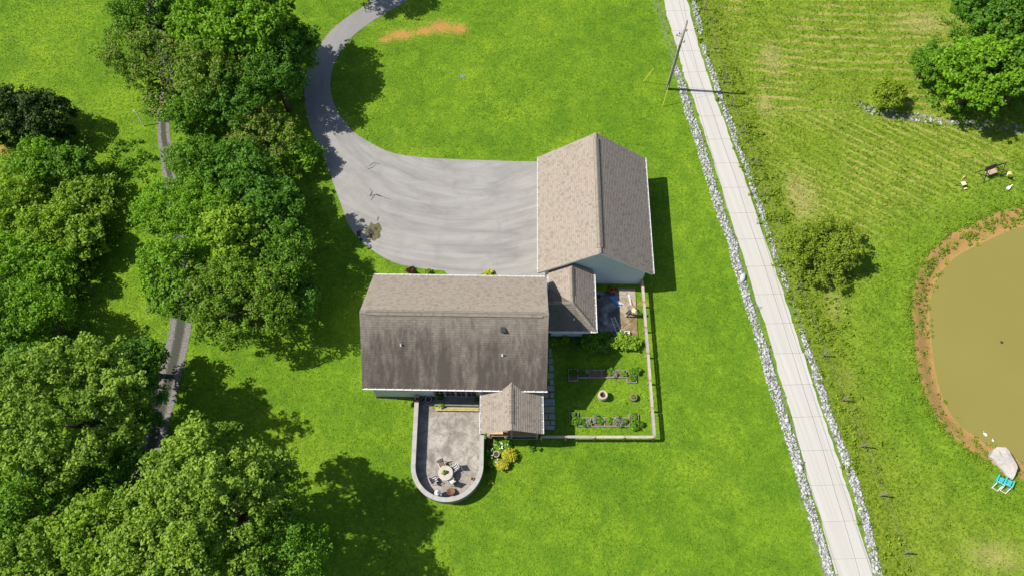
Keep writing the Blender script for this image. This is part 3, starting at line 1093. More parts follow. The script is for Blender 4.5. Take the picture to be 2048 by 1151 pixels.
def build_porch():
    p = thing('porch', 'open timber porch with shingled gable roof beside the curved patio', 'porch', (-0.03, 16.0, 0), 0)
    W2, ze, zr = 2.45, 3.3, 4.62
    ys, yn = -1.75, 1.62
    yr = 2.2
    b = MB()
    for s in (-1, 1):
        b.add([(s * W2, ys, ze), (s * W2, yn, ze), (0, yr, zr), (0, ys, zr), (s * W2, ys, ze - .12), (s * W2, yn, ze - .12), (0, yr, zr - .12), (0, ys, zr - .12)],
              [(0, 1, 2, 3), (7, 6, 5, 4), (0, 4, 5, 1), (1, 5, 6, 2), (0, 3, 7, 4)])
    roof = b.build('roof', M_SOFFIT, p)
    z = .012
    slope('shingle_slope', (-W2 - .02, yn, ze + z), (-W2 - .02, ys - .03, ze + z), (0, yr, zr + z), (0, ys - .03, zr + z), SH, roof)
    slope('shingle_slope', (W2 + .02, ys - .03, ze + z), (W2 + .02, yn, ze + z), (0, ys - .03, zr + z), (0, yr, zr + z), SH, roof)
    cap_line((0, ys, zr), (0, yr, zr), roof, SH_CAP, 0.3, 0.05)
    b = MB()
    for s in (-1, 1):
        b.add([(s * .02, ys + .5, zr + .075), (s * .02, yr - .6, zr + .075), (s * .22, yr - .6, zr - .045), (s * .22, ys + .5, zr - .045), (s * .22, ys + .5, zr - .18), (s * .22, yr - .6, zr - .18), (s * .02, ys + .5, zr), (s * .02, yr - .6, zr)],
              [(0, 1, 2, 3), (3, 2, 5, 4), (0, 3, 4, 6), (1, 7, 5, 2)])
    rv = b.build('ridge_vent', SH_CAP, roof)
    cap_uv(rv)
    gutter((-W2 - .01, ys, ze + .02), (-W2 - .01, yn, ze + .02), (-1, 0, 0), p)
    gutter((W2 + .01, ys, ze + .02), (W2 + .01, yn, ze + .02), (1, 0, 0), p)
    gm = mat('grey_green_timber', (0.22, 0.25, 0.23), 0.8, 0.2, 3)
    fy = ys + .38
    for x in (-2.12, 0.0, 2.12):
        b = MB()
        b.box((x, fy, 1.6), (0.14, 0.14, 3.2))
        b.build('post', gm, p)
    for x in (-2.12, 2.12):
        for yy in (0.2, 1.5):
            b = MB()
            b.box((x, yy, 1.6), (0.14, 0.14, 3.2))
            b.build('post', gm, p)
    for zz, h_, n_ in ((0.12, 0.24, 'bottom_rail'), (1.05, 0.1, 'rail'), (3.1, 0.2, 'header')):
        b = MB()
        b.box((0, fy - .085, zz), (4.4, 0.04, h_))
        b.box((-2.215, 0.0, zz), (0.04, 2.6, h_))
        b.box((2.215, 0.0, zz), (0.04, 2.6, h_))
        b.build(n_, gm, p)
    gable_fill('gable_board', [(-2.2, fy - .06, 3.2), (2.2, fy - .06, 3.2), (0, fy - .06, 4.4)], (0, .04, 0), p, gm)
    fl = tag(thing('floor', None, None), None)
    fl.parent = p
    fl.location = (0, 0, 0)
    wm = mat('tan_floor_boards', (0.33, 0.22, 0.12), 0.8, 0.25, 3)
    pl = MB()
    pl.box((0, 0, 0), (4.2, 0.137, 0.04))
    first = pl.build('plank', wm, fl)
    first.location = (0, fy + .1, 0.5)
    for k in range(1, 20):
        c = first.copy()
        COL.objects.link(c)
        c.parent = fl
        c.location = (0, fy + .1 + .143 * k, 0.5)
    # a sunlit timber bench and shelf just inside the open front
    b = MB()
    b.box((-1.3, fy + .3, 0.98), (1.2, 0.32, 0.05))
    b.box((-1.8, fy + .3, 0.74), (0.06, 0.3, 0.44))
    b.box((-0.8, fy + .3, 0.74), (0.06, 0.3, 0.44))
    tag(b.build('bench', mat('pale_pine', (0.5, 0.36, 0.2), 0.7), None), 'pale wooden bench inside the open porch front', 'bench').location = (-0.03, 16.0, 0)


build_porch()

# ------------------------------------------------------------------ patio with curved parapet
def build_patio():
    cx, cy, Ro, zc, zf = -5.29, 12.19, 2.93, 1.3, 0.35
    t = NT('patio_concrete')
    p = t.pos()
    a = t.noise(p, 0.9, 5, 0.7, 0.7)
    b_ = t.noise(p, 4.5, 5, 0.75)
    c = t.mix(t.ramp(a, [(0.34, 0), (0.62, 1)]), (0.165, 0.145, 0.125), (0.385, 0.35, 0.31))
    c = t.mix(t.ramp(b_, [(0.35, 0.6), (0.58, 0)]), c, (0.15, 0.132, 0.115))
    fm = t.surf(c, 0.9, t.bump(b_, 0.2, 0.01), 0.2)
    pat = tag(bpy.data.objects.new('patio', None), kind='structure')
    COL.objects.link(pat)
    Ri = Ro - .3
    bed = MB()
    ring = [(cx - Ri - .02, 18.0)] + [(cx + (Ri + .02) * math.cos(a_), cy + (Ri + .02) * math.sin(a_)) for a_ in np.linspace(math.pi, 2 * math.pi, 40)] + [(cx + Ri + .02, 18.0)]
    bed.prism(ring, 0.0, zf - .01)
    bed.build('patio_bed', mat('joint_bed', (0.16, 0.15, 0.13)), pat)
    # poured slabs: 2 columns x several rows, clipped to the curve
    ys = [18.0, 16.0, 14.0, 12.1, 10.7, 9.0]
    xs = [cx - Ri, cx - 0.1, cx + Ri]
    for j in range(len(ys) - 1):
        for i in range(2):
            x0, x1, y1, y0 = xs[i] + .008, xs[i + 1] - .008, ys[j] - .008, ys[j + 1] + .008
            pts = []
            for k in range(9):
                pts.append([x0 + (x1 - x0) * k / 8, y0])
            for k in range(9):
                pts.append([x1 - (x1 - x0) * k / 8, y1])
            out = []
            for x, y in pts:
                if y < cy:
                    ym = cy - math.sqrt(max(Ri * Ri - (x - cx) ** 2, 0))
                    y = max(y, ym)
                out.append((x, y))
            if max(q[1] for q in out) - min(q[1] for q in out) < .05:
                continue
            cl = [out[0]]
            for q in out[1:]:
                if (Vector(q) - Vector(cl[-1])).length > 1e-3:
                    cl.append(q)
            s = MB()
            s.prism(cl, zf - .05, zf, bottom=False)
            s.build('slab', fm, pat)
    # parapet wall with separate cap stones
    w = thing('parapet', 'curved low block wall with pale cap stones around the patio', 'wall', (0, 0, 0))
    path = [(cx - Ro, 18.02), (cx - Ro, cy)] + [(cx + Ro * math.cos(a_), cy + Ro * math.sin(a_)) for a_ in np.linspace(math.pi, 2 * math.pi, 41)[1:]] + [(cx + Ro, 14.62)]
    pin = [(cx - Ri, 18.02), (cx - Ri, cy)] + [(cx + Ri * math.cos(a_), cy + Ri * math.sin(a_)) for a_ in np.linspace(math.pi, 2 * math.pi, 41)[1:]] + [(cx + Ri, 14.62)]
    b = MB()
    n = len(path)
    vs = [(q[0], q[1], z) for z in (-.1, zc - .06) for q in path] + [(q[0], q[1], z) for z in (-.1, zc - .06) for q in pin]
    fs = []
    for i in range(n - 1):
        fs += [(i, i + 1, n + i + 1, n + i), (3 * n + i, 3 * n + i + 1, 2 * n + i + 1, 2 * n + i), (n + i, n + i + 1, 3 * n + i + 1, 3 * n + i)]
    fs += [(0, n, 3 * n, 2 * n), (n - 1, 3 * n - 1, 4 * n - 1, 2 * n - 1)]
    b.add(vs, fs)
    t = NT('split_block')
    p = t.pos()
    br = t.noise(t.mapv(p, (2.5, 2.5, 6)), 1.2, 4, 0.7)
    bm = t.surf(t.mix(br, (0.16, 0.145, 0.125), (0.34, 0.31, 0.27)), 0.95, t.bump(br, 0.8, 0.05), 0.1)
    b.build('wall_block', bm, w)
    cm = mat('cap_stone', (0.345, 0.33, 0.305), 0.85, 0.14, 1.6, 0.2, 0, 0.2, 20)

    def capseg(po, pi):
        s = MB()
        m = len(po)
        vs = [(q[0], q[1], zc - .06) for q in po] + [(q[0], q[1], zc - .06) for q in pi] + [(q[0], q[1], zc) for q in po] + [(q[0], q[1], zc) for q in pi]
        fs = []
        for i in range(m - 1):
            fs += [(2 * m + i, 2 * m + i + 1, 3 * m + i + 1, 3 * m + i), (m + i, m + i + 1, i + 1, i), (i, i + 1, 2 * m + i + 1, 2 * m + i), (3 * m + i, 3 * m + i + 1, m + i + 1, m + i)]
        fs += [(0, 2 * m, 3 * m, m), (m - 1, 2 * m - 1, 4 * m - 1, 3 * m - 1)]
        s.add(vs, fs)
        o = s.build('cap_stone', cm, w)
        return o
    ov, iv = Ro + .03, Ri - .03
    yy = np.linspace(18.02, cy, 6)
    for i in range(5):
        capseg([(cx - ov, yy[i] - .004), (cx - ov, yy[i + 1] + .004)], [(cx - iv, yy[i] - .004), (cx - iv, yy[i + 1] + .004)])
    aa = np.linspace(math.pi, 2 * math.pi, 9)
    for i in range(8):
        an = np.linspace(aa[i] + .002, aa[i + 1] - .002, 7)
        capseg([(cx + ov * math.cos(q), cy + ov * math.sin(q)) for q in an], [(cx + iv * math.cos(q), cy + iv * math.sin(q)) for q in an])
    yy = np.linspace(cy, 14.62, 3)
    for i in range(2):
        capseg([(cx + ov, yy[i] + .004), (cx + ov, yy[i + 1] - .004)], [(cx + iv, yy[i] + .004), (cx + iv, yy[i + 1] - .004)])
    # pale disc and stains lie in the concrete: a round stepping disc
    c = G(950, 914.6, zf)
    s = MB()
    s.lathe([(0.0, zf + .012), (0.17, zf + .012), (0.18, zf)], (c.x, c.y, 0), 18)
    tag(s.build('stone_disc', mat('cap_stone', (0.345, 0.33, 0.305))), 'small pale round stone disc lying on the patio by its east wall', 'stone disc')


build_patio()

# ------------------------------------------------------------------ leaves and trees
def leaf_mat(name, dark, light, trans=0.3, hue=0.0):
    t = NT(name)
    tone = t.attr('tone')
    c = t.mix(t.ramp(tone, [(0.0, 0), (1.0, 1)]), dark, light)
    c = t.mix(t.math('MULTIPLY', t.n('ObjectInfo').outputs['Random'], 0.25), c, (light[0] * .75, light[1] * .8, light[2] * .7))
    pb = t.n('BsdfPrincipled', {'Base Color': c, 'Roughness': 0.5, 'Specular IOR Level': 0.14})
    tr = t.n('BsdfTranslucent', {'Color': t.mix(1.0, c, (1.25, 1.25, 0.6), 'MULTIPLY')})
    mx = t.n('MixShader', {0: trans, 1: pb.outputs[0], 2: tr.outputs[0]})
    t.t.links.new(mx.outputs[0], t.out.inputs[0])
    return t.m


LEAF = {
    'bright': leaf_mat('bright_leaves', (0.066, 0.165, 0.0084), (0.229, 0.436, 0.0210)),
    'mid': leaf_mat('mid_leaves', (0.048, 0.129, 0.0105), (0.174, 0.341, 0.0231)),
    'dark': leaf_mat('dark_leaves', (0.034, 0.103, 0.0105), (0.130, 0.286, 0.0231)),
    'cedar': leaf_mat('cedar_needles', (0.018, 0.042, 0.006), (0.050, 0.095, 0.012), 0.15),
    'mimosa': leaf_mat('feathery_leaves', (0.063, 0.139, 0.0105), (0.206, 0.341, 0.0273)),
    'yellow': leaf_mat('yellow_leaves', (0.11, 0.175, 0.010), (0.28, 0.38, 0.025)),
    'lime': leaf_mat('lime_leaves', (0.119, 0.231, 0.0105), (0.284, 0.429, 0.0315)),
    'willow': leaf_mat('willow_leaves', (0.085, 0.145, 0.010), (0.27, 0.35, 0.030)),
    'oak': leaf_mat('oak_leaves', (0.066, 0.143, 0.0147), (0.300, 0.440, 0.048)),
    'olive': leaf_mat('olive_leaves', (0.095, 0.18, 0.014), (0.27, 0.42, 0.034)),
    'silver': leaf_mat('silver_leaves', (0.14, 0.18, 0.10), (0.34, 0.38, 0.25)),
    'gold': leaf_mat('golden_leaves', (0.28, 0.27, 0.014), (0.60, 0.58, 0.055)),
    'weed': leaf_mat('weed_leaves', (0.099, 0.178, 0.0084), (0.264, 0.370, 0.0294)),
    'maroon': leaf_mat('maroon_leaves', (0.05, 0.018, 0.015), (0.12, 0.05, 0.035)),
    'white': leaf_mat('white_petals', (0.6, 0.6, 0.5), (0.8, 0.8, 0.72), 0.1),
    'pink': leaf_mat('pink_blossoms', (0.27, 0.20, 0.09), (0.46, 0.33, 0.17), 0.2),
    'red': leaf_mat('red_petals', (0.25, 0.02, 0.02), (0.45, 0.05, 0.04), 0.1),
}
BARK = mat('bark', (0.10, 0.075, 0.055), 0.95, 0.35, 5, 0.1, 0, 0.8, 14)
BARK2 = mat('pale_bark', (0.17, 0.145, 0.115), 0.95, 0.3, 5, 0.1, 0, 0.6, 14)


def leaf_cloud(cent, rc, per, size, g, up=0.45, spread=0.75, ctone=None, flat=0.8):
    """leaf quads spread over the shells of many small clumps. returns verts, idx, tone"""
    n = len(cent)
    k = np.repeat(np.arange(n), per)
    N = len(k)
    d = g.normal(size=(N, 3))
    d[:, 2] = d[:, 2] * 0.8 + 0.25
    d /= np.linalg.norm(d, axis=1)[:, None]
    rr = rc[k] * (0.45 + 0.6 * np.sqrt(g.random(N)))
    pos = cent[k] + d * rr[:, None] * np.array([1, 1, flat])
    nr = d * 0.55 + np.array([0, 0, up]) + g.normal(size=(N, 3)) * spread * 0.6
    nr /= np.linalg.norm(nr, axis=1)[:, None]
    a = g.normal(size=(N, 3))
    t1 = np.cross(nr, a)
    t1 /= np.linalg.norm(t1, axis=1)[:, None] + 1e-9
    t2 = np.cross(nr, t1)
    s = size * (0.6 + 0.8 * g.random(N))
    l, w = (s * 0.62)[:, None], (s * 0.40)[:, None]
    v = np.stack([pos - t1 * l, pos + t2 * w - t1 * l * .15, pos + t1 * l, pos - t2 * w - t1 * l * .15], 1).reshape(-1, 3)
    ct = ctone if ctone is not None else g.random(n)
    tone = np.clip(0.5 * ct[k] + 0.5 * g.random(N), 0, 1)
    return v, np.arange(4 * N), tone


def crown_points(Rr, vz, zc, g, rag=0.28, dens=1.0, rc0=0.4, low=-0.3):
    """clump centres on the upper shells of many boughs, which sit unevenly over a dome"""
    bm = 0.275 * Rr ** 0.72 * 1.30
    nb = max(12, int(dens * 1.25 * 2 * Rr * (0.55 * Rr + 0.6 * vz) / bm ** 2))
    i = np.arange(nb)
    z = low + (1 - low) * ((i + 0.5) / nb)
    th = i * 2.399963 + g.random() * 6.28
    d = np.stack([np.sqrt(1 - z * z) * np.cos(th), np.sqrt(1 - z * z) * np.sin(th), z], 1) + g.normal(size=(nb, 3)) * 0.13
    d /= np.linalg.norm(d, axis=1)[:, None]
    r = 0.90 - rag * g.random(nb)
    r[g.random(nb) < 0.16] *= 0.72
    bc = d * r[:, None] * np.array([Rr, Rr, vz])
    br = (0.66 + 0.62 * g.random(nb)) * bm
    out = g.random(nb) < 0.2
    bc[out] *= 1.13
    br[out] *= 0.55
    bt = g.random(len(d))
    C, RC, T = [], [], []
    for k in range(len(d)):
        n = max(7, int(dens * 2.3 * (br[k] / rc0) ** 2))
        q = g.normal(size=(n, 3))
        q[:, 2] = q[:, 2] * 0.75 + 0.30
        q += d[k] * 0.35
        q /= np.linalg.norm(q, axis=1)[:, None]
        C.append(bc[k] + q * (br[k] * (0.55 + 0.80 * g.random(n) ** 1.4))[:, None] * np.array([1, 1, .72]))
        RC.append(rc0 * (0.55 + 0.75 * g.random(n)))
        T.append(np.clip(bt[k] * .55 + .45 * g.random(n), 0, 1))
    c = np.concatenate(C)
    c[:, 2] += zc
    return c, np.concatenate(RC), d, np.concatenate(T)


TREE_SEED = [100]


def tree(name, label, cat, px, py, zc, Rr, vz, kind, group=None, leaf=0.18, per=27, dens=1.0, rc0=0.36, rag=0.30, blossom=0, lobes=8, bark=None, squash=(1, 1), low=-0.35, per_inner=None):
    TREE_SEED[0] += 1
    g = np.random.default_rng(TREE_SEED[0])
    c = G(px, py, zc)
    t_ = thing(name, label, cat, (c.x, c.y, 0), 0, group)
    cp, rc, lob, ct = crown_points(Rr, vz, zc, g, rag, dens, rc0, low)
    cp[:, 0] *= squash[0]
    cp[:, 1] *= squash[1]
    cp[:, 2] = np.maximum(cp[:, 2], 0.25)
    # twigs of outlying growth break the outline
    v, idx, tone = leaf_cloud(cp, rc, per, leaf, g, ctone=ct)
    raw_mesh('crown', v, 4, idx, LEAF[kind], t_, {'tone': ('FACE', tone)})
    if blossom:
        sel = np.where((cp[:, 2] > zc - 0.2 * vz) & (g.random(len(cp)) < blossom))[0]
        if len(sel):
            v, idx, tone = leaf_cloud(cp[sel] + np.array([0, 0, 0.12]), rc[sel] * 0.9, 8, leaf * 0.62, g, up=0.9)
            b = raw_mesh('blossom', v, 4, idx, LEAF['pink'], t_, {'tone': ('FACE', tone)})
            b['kind'] = 'stuff'
    tr = MB()
    r0 = 0.045 * (zc + vz) * 0.6 + 0.06
    tr.tube([(0, 0, -0.1), (g.normal() * .08, g.normal() * .08, zc * 0.35), (g.normal() * .15, g.normal() * .15, zc * 0.75), (g.normal() * .2, g.normal() * .2, zc + vz * 0.45)], [r0 * 1.25, r0, r0 * .75, r0 * .25], 8)
    for i in range(min(lobes, 7)):
        e = lob[i] * np.array([Rr * squash[0], Rr * squash[1], vz]) * 0.72
        m = e * 0.5
        tr.tube([(0, 0, zc * 0.5), (m[0], m[1], zc * 0.72 + m[2] * 0.6), (e[0], e[1], max(zc + e[2], .4))], [r0 * .55, r0 * .32, r0 * .1], 6)
    tr.build('trunk', bark or BARK, t_, True)
    return t_


GR = 'trees in the grove between the track and the drive'
LG = 'trees and saplings in the thicket at the west edge'
BG = 'tall trees in the wood south of the track'
RG = 'trees in the clump beyond the creek'
TR = [
    # grove, north end to south end
    ('mimosa_tree', 'spreading mimosa with tan pink blossoms leaning over the gravel track at the west lawn', 'tree', 300, 118, 5.5, 4.3, 2.6, 'mimosa', GR, dict(blossom=.5, leaf=.155, squash=(1.1, .85), rag=.4)),
    ('broadleaf_tree', 'dark green tree at the top edge of the photo, above the blossoming mimosa', 'tree', 300, 10, 6.5, 3.6, 3.0, 'mid', GR, {}),
    ('broadleaf_tree', 'bright green tree at the top edge, second from the drive', 'tree', 425, 40, 7.2, 4.2, 3.2, 'bright', GR, dict(leaf=.21)),
    ('broadleaf_tree', 'large yellowish green tree at the top edge nearest the curving drive', 'tree', 515, 45, 7.2, 4.3, 3.4, 'bright', GR, dict(leaf=.22)),
    ('broadleaf_tree', 'dark tree wedged behind the large tree at the bend of the drive', 'tree', 575, 90, 5.4, 2.8, 2.8, 'dark', GR, {}),
    ('broadleaf_tree', 'deep green tree whose shade falls across the bend of the drive', 'tree', 548, 150, 5.4, 3.0, 2.6, 'dark', GR, dict(leaf=.155)),
    ('mimosa_tree', 'mimosa dotted with pale blossoms in the middle of the upper grove', 'tree', 425, 135, 6.0, 3.8, 2.8, 'mimosa', GR, dict(blossom=.35, leaf=.155)),
    ('mimosa_tree', 'small mimosa overhanging the uncovered stretch of track beside the white post', 'tree', 330, 205, 3.6, 1.9, 1.7, 'mimosa', GR, dict(blossom=.4, leaf=.18, dens=.8)),
    ('broadleaf_tree', 'shadowy tree filling the gap between the two blossoming mimosas', 'tree', 470, 200, 4.6, 3.2, 2.6, 'dark', GR, dict(dens=.8)),
    ('broadleaf_tree', 'round mid green tree on the east side of the uncovered track', 'tree', 385, 232, 4.5, 2.3, 2.2, 'mid', GR, {}),
    ('mimosa_tree', 'widest mimosa with tan blossoms over its whole top, west of the drive', 'tree', 530, 270, 3.2, 3.5, 1.8, 'mimosa', GR, dict(blossom=.6, leaf=.155)),
    ('broadleaf_tree', 'low bright tree between the widest mimosa and the drive edge', 'tree', 605, 312, 1.5, 1.8, 1.0, 'bright', GR, dict(dens=.8)),
    ('broadleaf_tree', 'bluish green tree standing against the track where it vanishes', 'tree', 395, 330, 4.6, 3.0, 2.5, 'mid', GR, dict(leaf=.155)),
    ('broadleaf_tree', 'dark leafy tree in the heart of the grove below the widest mimosa', 'tree', 480, 355, 4.4, 3.4, 2.6, 'dark', GR, dict(leaf=.21)),
    ('broadleaf_tree', 'fresh green tree leaning west over the mown strip', 'tree', 335, 420, 4.4, 3.0, 2.6, 'bright', GR, dict(leaf=.155)),
    ('broadleaf_tree', 'broad green tree left of the pale lime tree in the grove', 'tree', 400, 440, 5.2, 3.2, 3.0, 'bright', GR, dict(leaf=.155)),
    ('broadleaf_tree', 'pale lime tree standing out in the middle of the grove', 'tree', 472, 470, 6.2, 2.6, 2.6, 'lime', GR, dict(leaf=.22)),
    ('broadleaf_tree', 'dark tree on the east side of the grove, facing the mossy pothole', 'tree', 545, 420, 4.6, 2.8, 2.8, 'dark', GR, dict(leaf=.21)),
    ('broadleaf_tree', 'tree with pointed leafy tiers at the east edge of the grove facing the house', 'tree', 568, 505, 4.8, 2.6, 2.7, 'mid', GR, dict(leaf=.155, rag=.4)),
    ('broadleaf_tree', 'glossy green tree on the west edge where the track goes under', 'tree', 338, 535, 4.2, 2.7, 2.6, 'bright', GR, dict(leaf=.185)),
    ('broadleaf_tree', 'green tree closing over the lower mouth of the track', 'tree', 365, 588, 3.8, 2.6, 2.3, 'mid', GR, dict(leaf=.185)),
    ('mimosa_tree', 'broad low mimosa, largest crown at the south end of the grove', 'tree', 490, 595, 4.9, 4.6, 3.0, 'mimosa', GR, dict(leaf=.155, blossom=.08, dens=1.1)),
    ('broadleaf_tree', 'dark tree beside the broad low mimosa, nearest the house', 'tree', 578, 598, 3.8, 2.7, 2.4, 'dark', GR, dict(leaf=.185)),
    # west thicket
    ('cedar_tree', 'blackish cedar cut by the left edge of the photo', 'tree', 15, 235, 2.6, 3.0, 2.7, 'cedar', LG, dict(leaf=.17, per=44, rc0=.36, rag=.18)),
    ('cedar_tree', 'rounded blackish cedar casting a shadow on the west lawn', 'tree', 92, 238, 2.6, 2.7, 2.5, 'cedar', LG, dict(leaf=.17, per=44, rc0=.36, rag=.18)),
    ('sapling', 'leafy sapling just south of the rounded cedar', 'tree', 75, 318, 2.4, 2.4, 1.9, 'bright', LG, {}),
    ('sapling', 'small bluish tree east of the leafy sapling below the cedars', 'tree', 140, 330, 2.4, 2.0, 1.9, 'mid', LG, {}),
    ('sapling', 'pale green sapling at the left edge below the cedars', 'tree', 25, 400, 2.2, 2.6, 1.7, 'lime', LG, dict(dens=.9)),
    ('sapling', 'pale tangle of saplings at the tip of the thicket near the mown strip', 'tree', 172, 395, 1.9, 2.8, 1.5, 'olive', LG, {}),
    ('sapling', 'light green sapling in the middle of the west thicket', 'tree', 95, 455, 2.5, 2.7, 1.8, 'lime', LG, {}),
    ('sapling', 'yellowish sapling on the thicket edge beside the shaded gap', 'tree', 165, 478, 2.2, 2.2, 1.7, 'olive', LG, dict(leaf=.22)),
    ('sapling', 'green sapling at the left edge, halfway down the photo', 'tree', 20, 525, 2.8, 2.9, 2.0, 'bright', LG, {}),
    ('sapling', 'mixed green sapling above the round tree by the shaded mown strip', 'tree', 100, 545, 2.6, 2.5, 1.9, 'bright', LG, {}),
    ('broadleaf_tree', 'round yellowish green tree beside the shaded mown strip', 'tree', 78, 630, 4.2, 2.6, 2.4, 'bright', LG, dict(leaf=.155)),
    ('broadleaf_tree', 'green tree at the left edge next to the round yellowish one', 'tree', 5, 655, 4.4, 3.4, 2.6, 'mid', LG, {}),
    # southern wood
    ('oak_tree', 'great oak filling the left edge beside the lower gravel track', 'tree', 135, 825, 8.6, 6.1, 4.6, 'oak', BG, dict(leaf=.185, per=36, lobes=12)),
    ('broadleaf_tree', 'dark tree at the left edge behind the great oak', 'tree', 5, 765, 6.0, 3.6, 3.4, 'mid', BG, {}),
    ('broadleaf_tree', 'shaded tree in the hollow south of the great oak', 'tree', 40, 1010, 7.0, 3.9, 3.6, 'mid', BG, {}),
    ('broadleaf_tree', 'dark understorey tree between the great oak and the tallest oak', 'tree', 225, 960, 4.6, 3.4, 2.8, 'dark', BG, {}),
    ('broadleaf_tree', 'small dark tree leaning over the upper end of the shaded track', 'tree', 283, 725, 3.6, 2.1, 2.0, 'dark', BG, dict(dens=.9)),
    ('broadleaf_tree', 'small dark tree between the great oak and the shaded middle of the track', 'tree', 268, 815, 4.6, 2.5, 2.4, 'dark', BG, dict(dens=.9)),
    ('oak_tree', 'tallest oak, its broad pale crown throwing shade towards the patio', 'tree', 440, 1008, 9.2, 5.9, 4.9, 'oak', BG, dict(leaf=.185, per=36, lobes=13)),
    ('broadleaf_tree', 'yellow green tree at the bottom edge between the two oaks', 'tree', 190, 1085, 8.0, 3.2, 3.0, 'olive', BG, dict(leaf=.185)),
    ('broadleaf_tree', 'green tree cut by the bottom left corner of the photo', 'tree', 50, 1140, 8.0, 3.4, 3.2, 'oak', BG, {}),
    ('broadleaf_tree', 'pale green tree at the bottom edge under the tallest oak', 'tree', 320, 1130, 9.0, 3.8, 3.6, 'oak', BG, {}),
    ('broadleaf_tree', 'deep green tree at the bottom edge on the lawn side of the tallest oak', 'tree', 560, 1120, 7.6, 3.3, 3.4, 'mid', BG, dict(leaf=.155)),
    # north east clump
    ('broadleaf_tree', 'dark tree in the top right corner of the photo', 'tree', 2005, 30, 6.0, 4.4, 3.4, 'dark', RG, dict(leaf=.22)),
    ('broadleaf_tree', 'full bright tree with the largest crown beyond the creek stones', 'tree', 1965, 150, 4.8, 4.2, 3.0, 'bright', RG, dict(leaf=.22)),
    ('broadleaf_tree', 'mid green tree at the right edge beside the largest crown', 'tree', 2065, 140, 5.5, 3.6, 3.2, 'mid', RG, dict(leaf=.22)),
    ('broadleaf_tree', 'fine leaved bluish bush on the field side of the tree clump', 'tree', 1872, 130, 2.4, 2.2, 2.0, 'mid', RG, dict(leaf=.17, per=40, rc0=.36, rag=.2)),
    ('yellow_shrub', 'yellow green shrub standing alone over the creek stones', 'shrub', 1777, 190, 1.4, 1.55, 1.35, 'yellow', None, dict(leaf=.155, rc0=.36, per=28, rag=.2)),
    ('willow_shrub', 'broad olive willow bush standing alone between the lane and the pond', 'shrub', 1654, 497, 1.6, 3.8, 1.5, 'willow', None, dict(leaf=.14, per=44, rag=.55, dens=1.0, squash=(1.05, .9), lobes=10, low=-.1)),
    # trees just outside the frame whose shade enters it
    ('broadleaf_tree', 'green tree beyond the top edge shading the upper drive', 'tree', 665, -120, 7.0, 3.6, 3.2, 'dark', GR, {}),
]
for nm, lab, cat, px, py, zc, Rr, vz, kd, grp, kw in TR:
    tree(nm, lab, cat, px, py, zc, Rr, vz, kd, grp, **kw)


# ------------------------------------------------------------------ low growth that nobody could count
def blades(x, y, z, h, lean, w, g, tone=None):
    n = len(x)
    a = g.random(n) * 2 * math.pi
    b = g.random(n) * 2 * math.pi
    hh = h * (0.5 + g.random(n))
    ln = lean * (0.3 + g.random(n))
    base = np.stack([x, y, z], 1)
    tv = np.stack([np.cos(a), np.sin(a), np.zeros(n)], 1) * (w * (0.6 + 0.8 * g.random(n)))[:, None]
    tip = base + np.stack([np.cos(b) * ln, np.sin(b) * ln, hh], 1)
    v = np.stack([base - tv / 2, base + tv / 2, tip], 1).reshape(-1, 3)
    return v, np.arange(3 * n), g.random(n) if tone is None else np.clip(tone + 0.55 * (g.random(n) - .5), 0, 1)


def keep_grass(x, y, margin=0.0):
    g = np.random.default_rng(91)
    jx, jy = g.normal(size=x.shape) * .11, g.normal(size=x.shape) * .11
    k = ~in_poly(x + jx, y + jy, DRIVE)
    k &= (x + jx < xat(LL, y) - margin) | (x + jx > xat(LR, y) + margin)
    for a, b, c, d in HOUSE_RECTS:
        k &= ~((x > a) & (x < b) & (y > c) & (y < d))
    k &= ~((x > -8.3) & (x < -2.3) & (y > 12.2) & (y < 18.1)) & (np.hypot(x + 5.29, y - 12.19) > 3.0)
    k &= ~((x > -2.3) & (x < 2.3) & (y > 14.5) & (y < 18.1))
    k &= ~((x > 6.9) & (x < 11.4) & (y > 23.3) & (y < 28.75))
    k &= ~((dist_line(x + jx, y + jy, TRACK) < np.where(y < 28, .92, .55)))
    k &= ~in_poly(x, y, POND)
    return k


def in_view(n, g):
    """random points over the mapped ground"""
    x = g.uniform(-62, 64, n)
    y = g.uniform(1, 70, n)
    lim = 41 + (y - 3) * 0.30
    k = np.abs(x) < lim
    return x[k], y[k]


t = NT('grass_blades')
tn_ = t.attr('tone')
gc = t.mix(tn_, (0.078, 0.165, 0.009), (0.235, 0.360, 0.020))
pb = t.n('BsdfPrincipled', {'Base Color': gc, 'Roughness': 0.7, 'Specular IOR Level': 0.1})
tr = t.n('BsdfTranslucent', {'Color': gc})
mx = t.n('MixShader', {0: 0.25, 1: pb.outputs[0], 2: tr.outputs[0]})
t.t.links.new(mx.outputs[0], t.out.inputs[0])
GRASS_B = t.m
t = NT('field_blades')
tn_ = t.attr('tone')
gc = t.ramp(tn_, [(0.0, (0.06, 0.125, 0.008)), (0.45, (0.165, 0.25, 0.018)), (0.75, (0.25, 0.30, 0.035)), (1.0, (0.42, 0.375, 0.12))])
pb = t.n('BsdfPrincipled', {'Base Color': gc, 'Roughness': 0.7, 'Specular IOR Level': 0.1})
tr = t.n('BsdfTranslucent', {'Color': gc})
mx = t.n('MixShader', {0: 0.25, 1: pb.outputs[0], 2: tr.outputs[0]})
t.t.links.new(mx.outputs[0], t.out.inputs[0])
FIELD_B = t.m

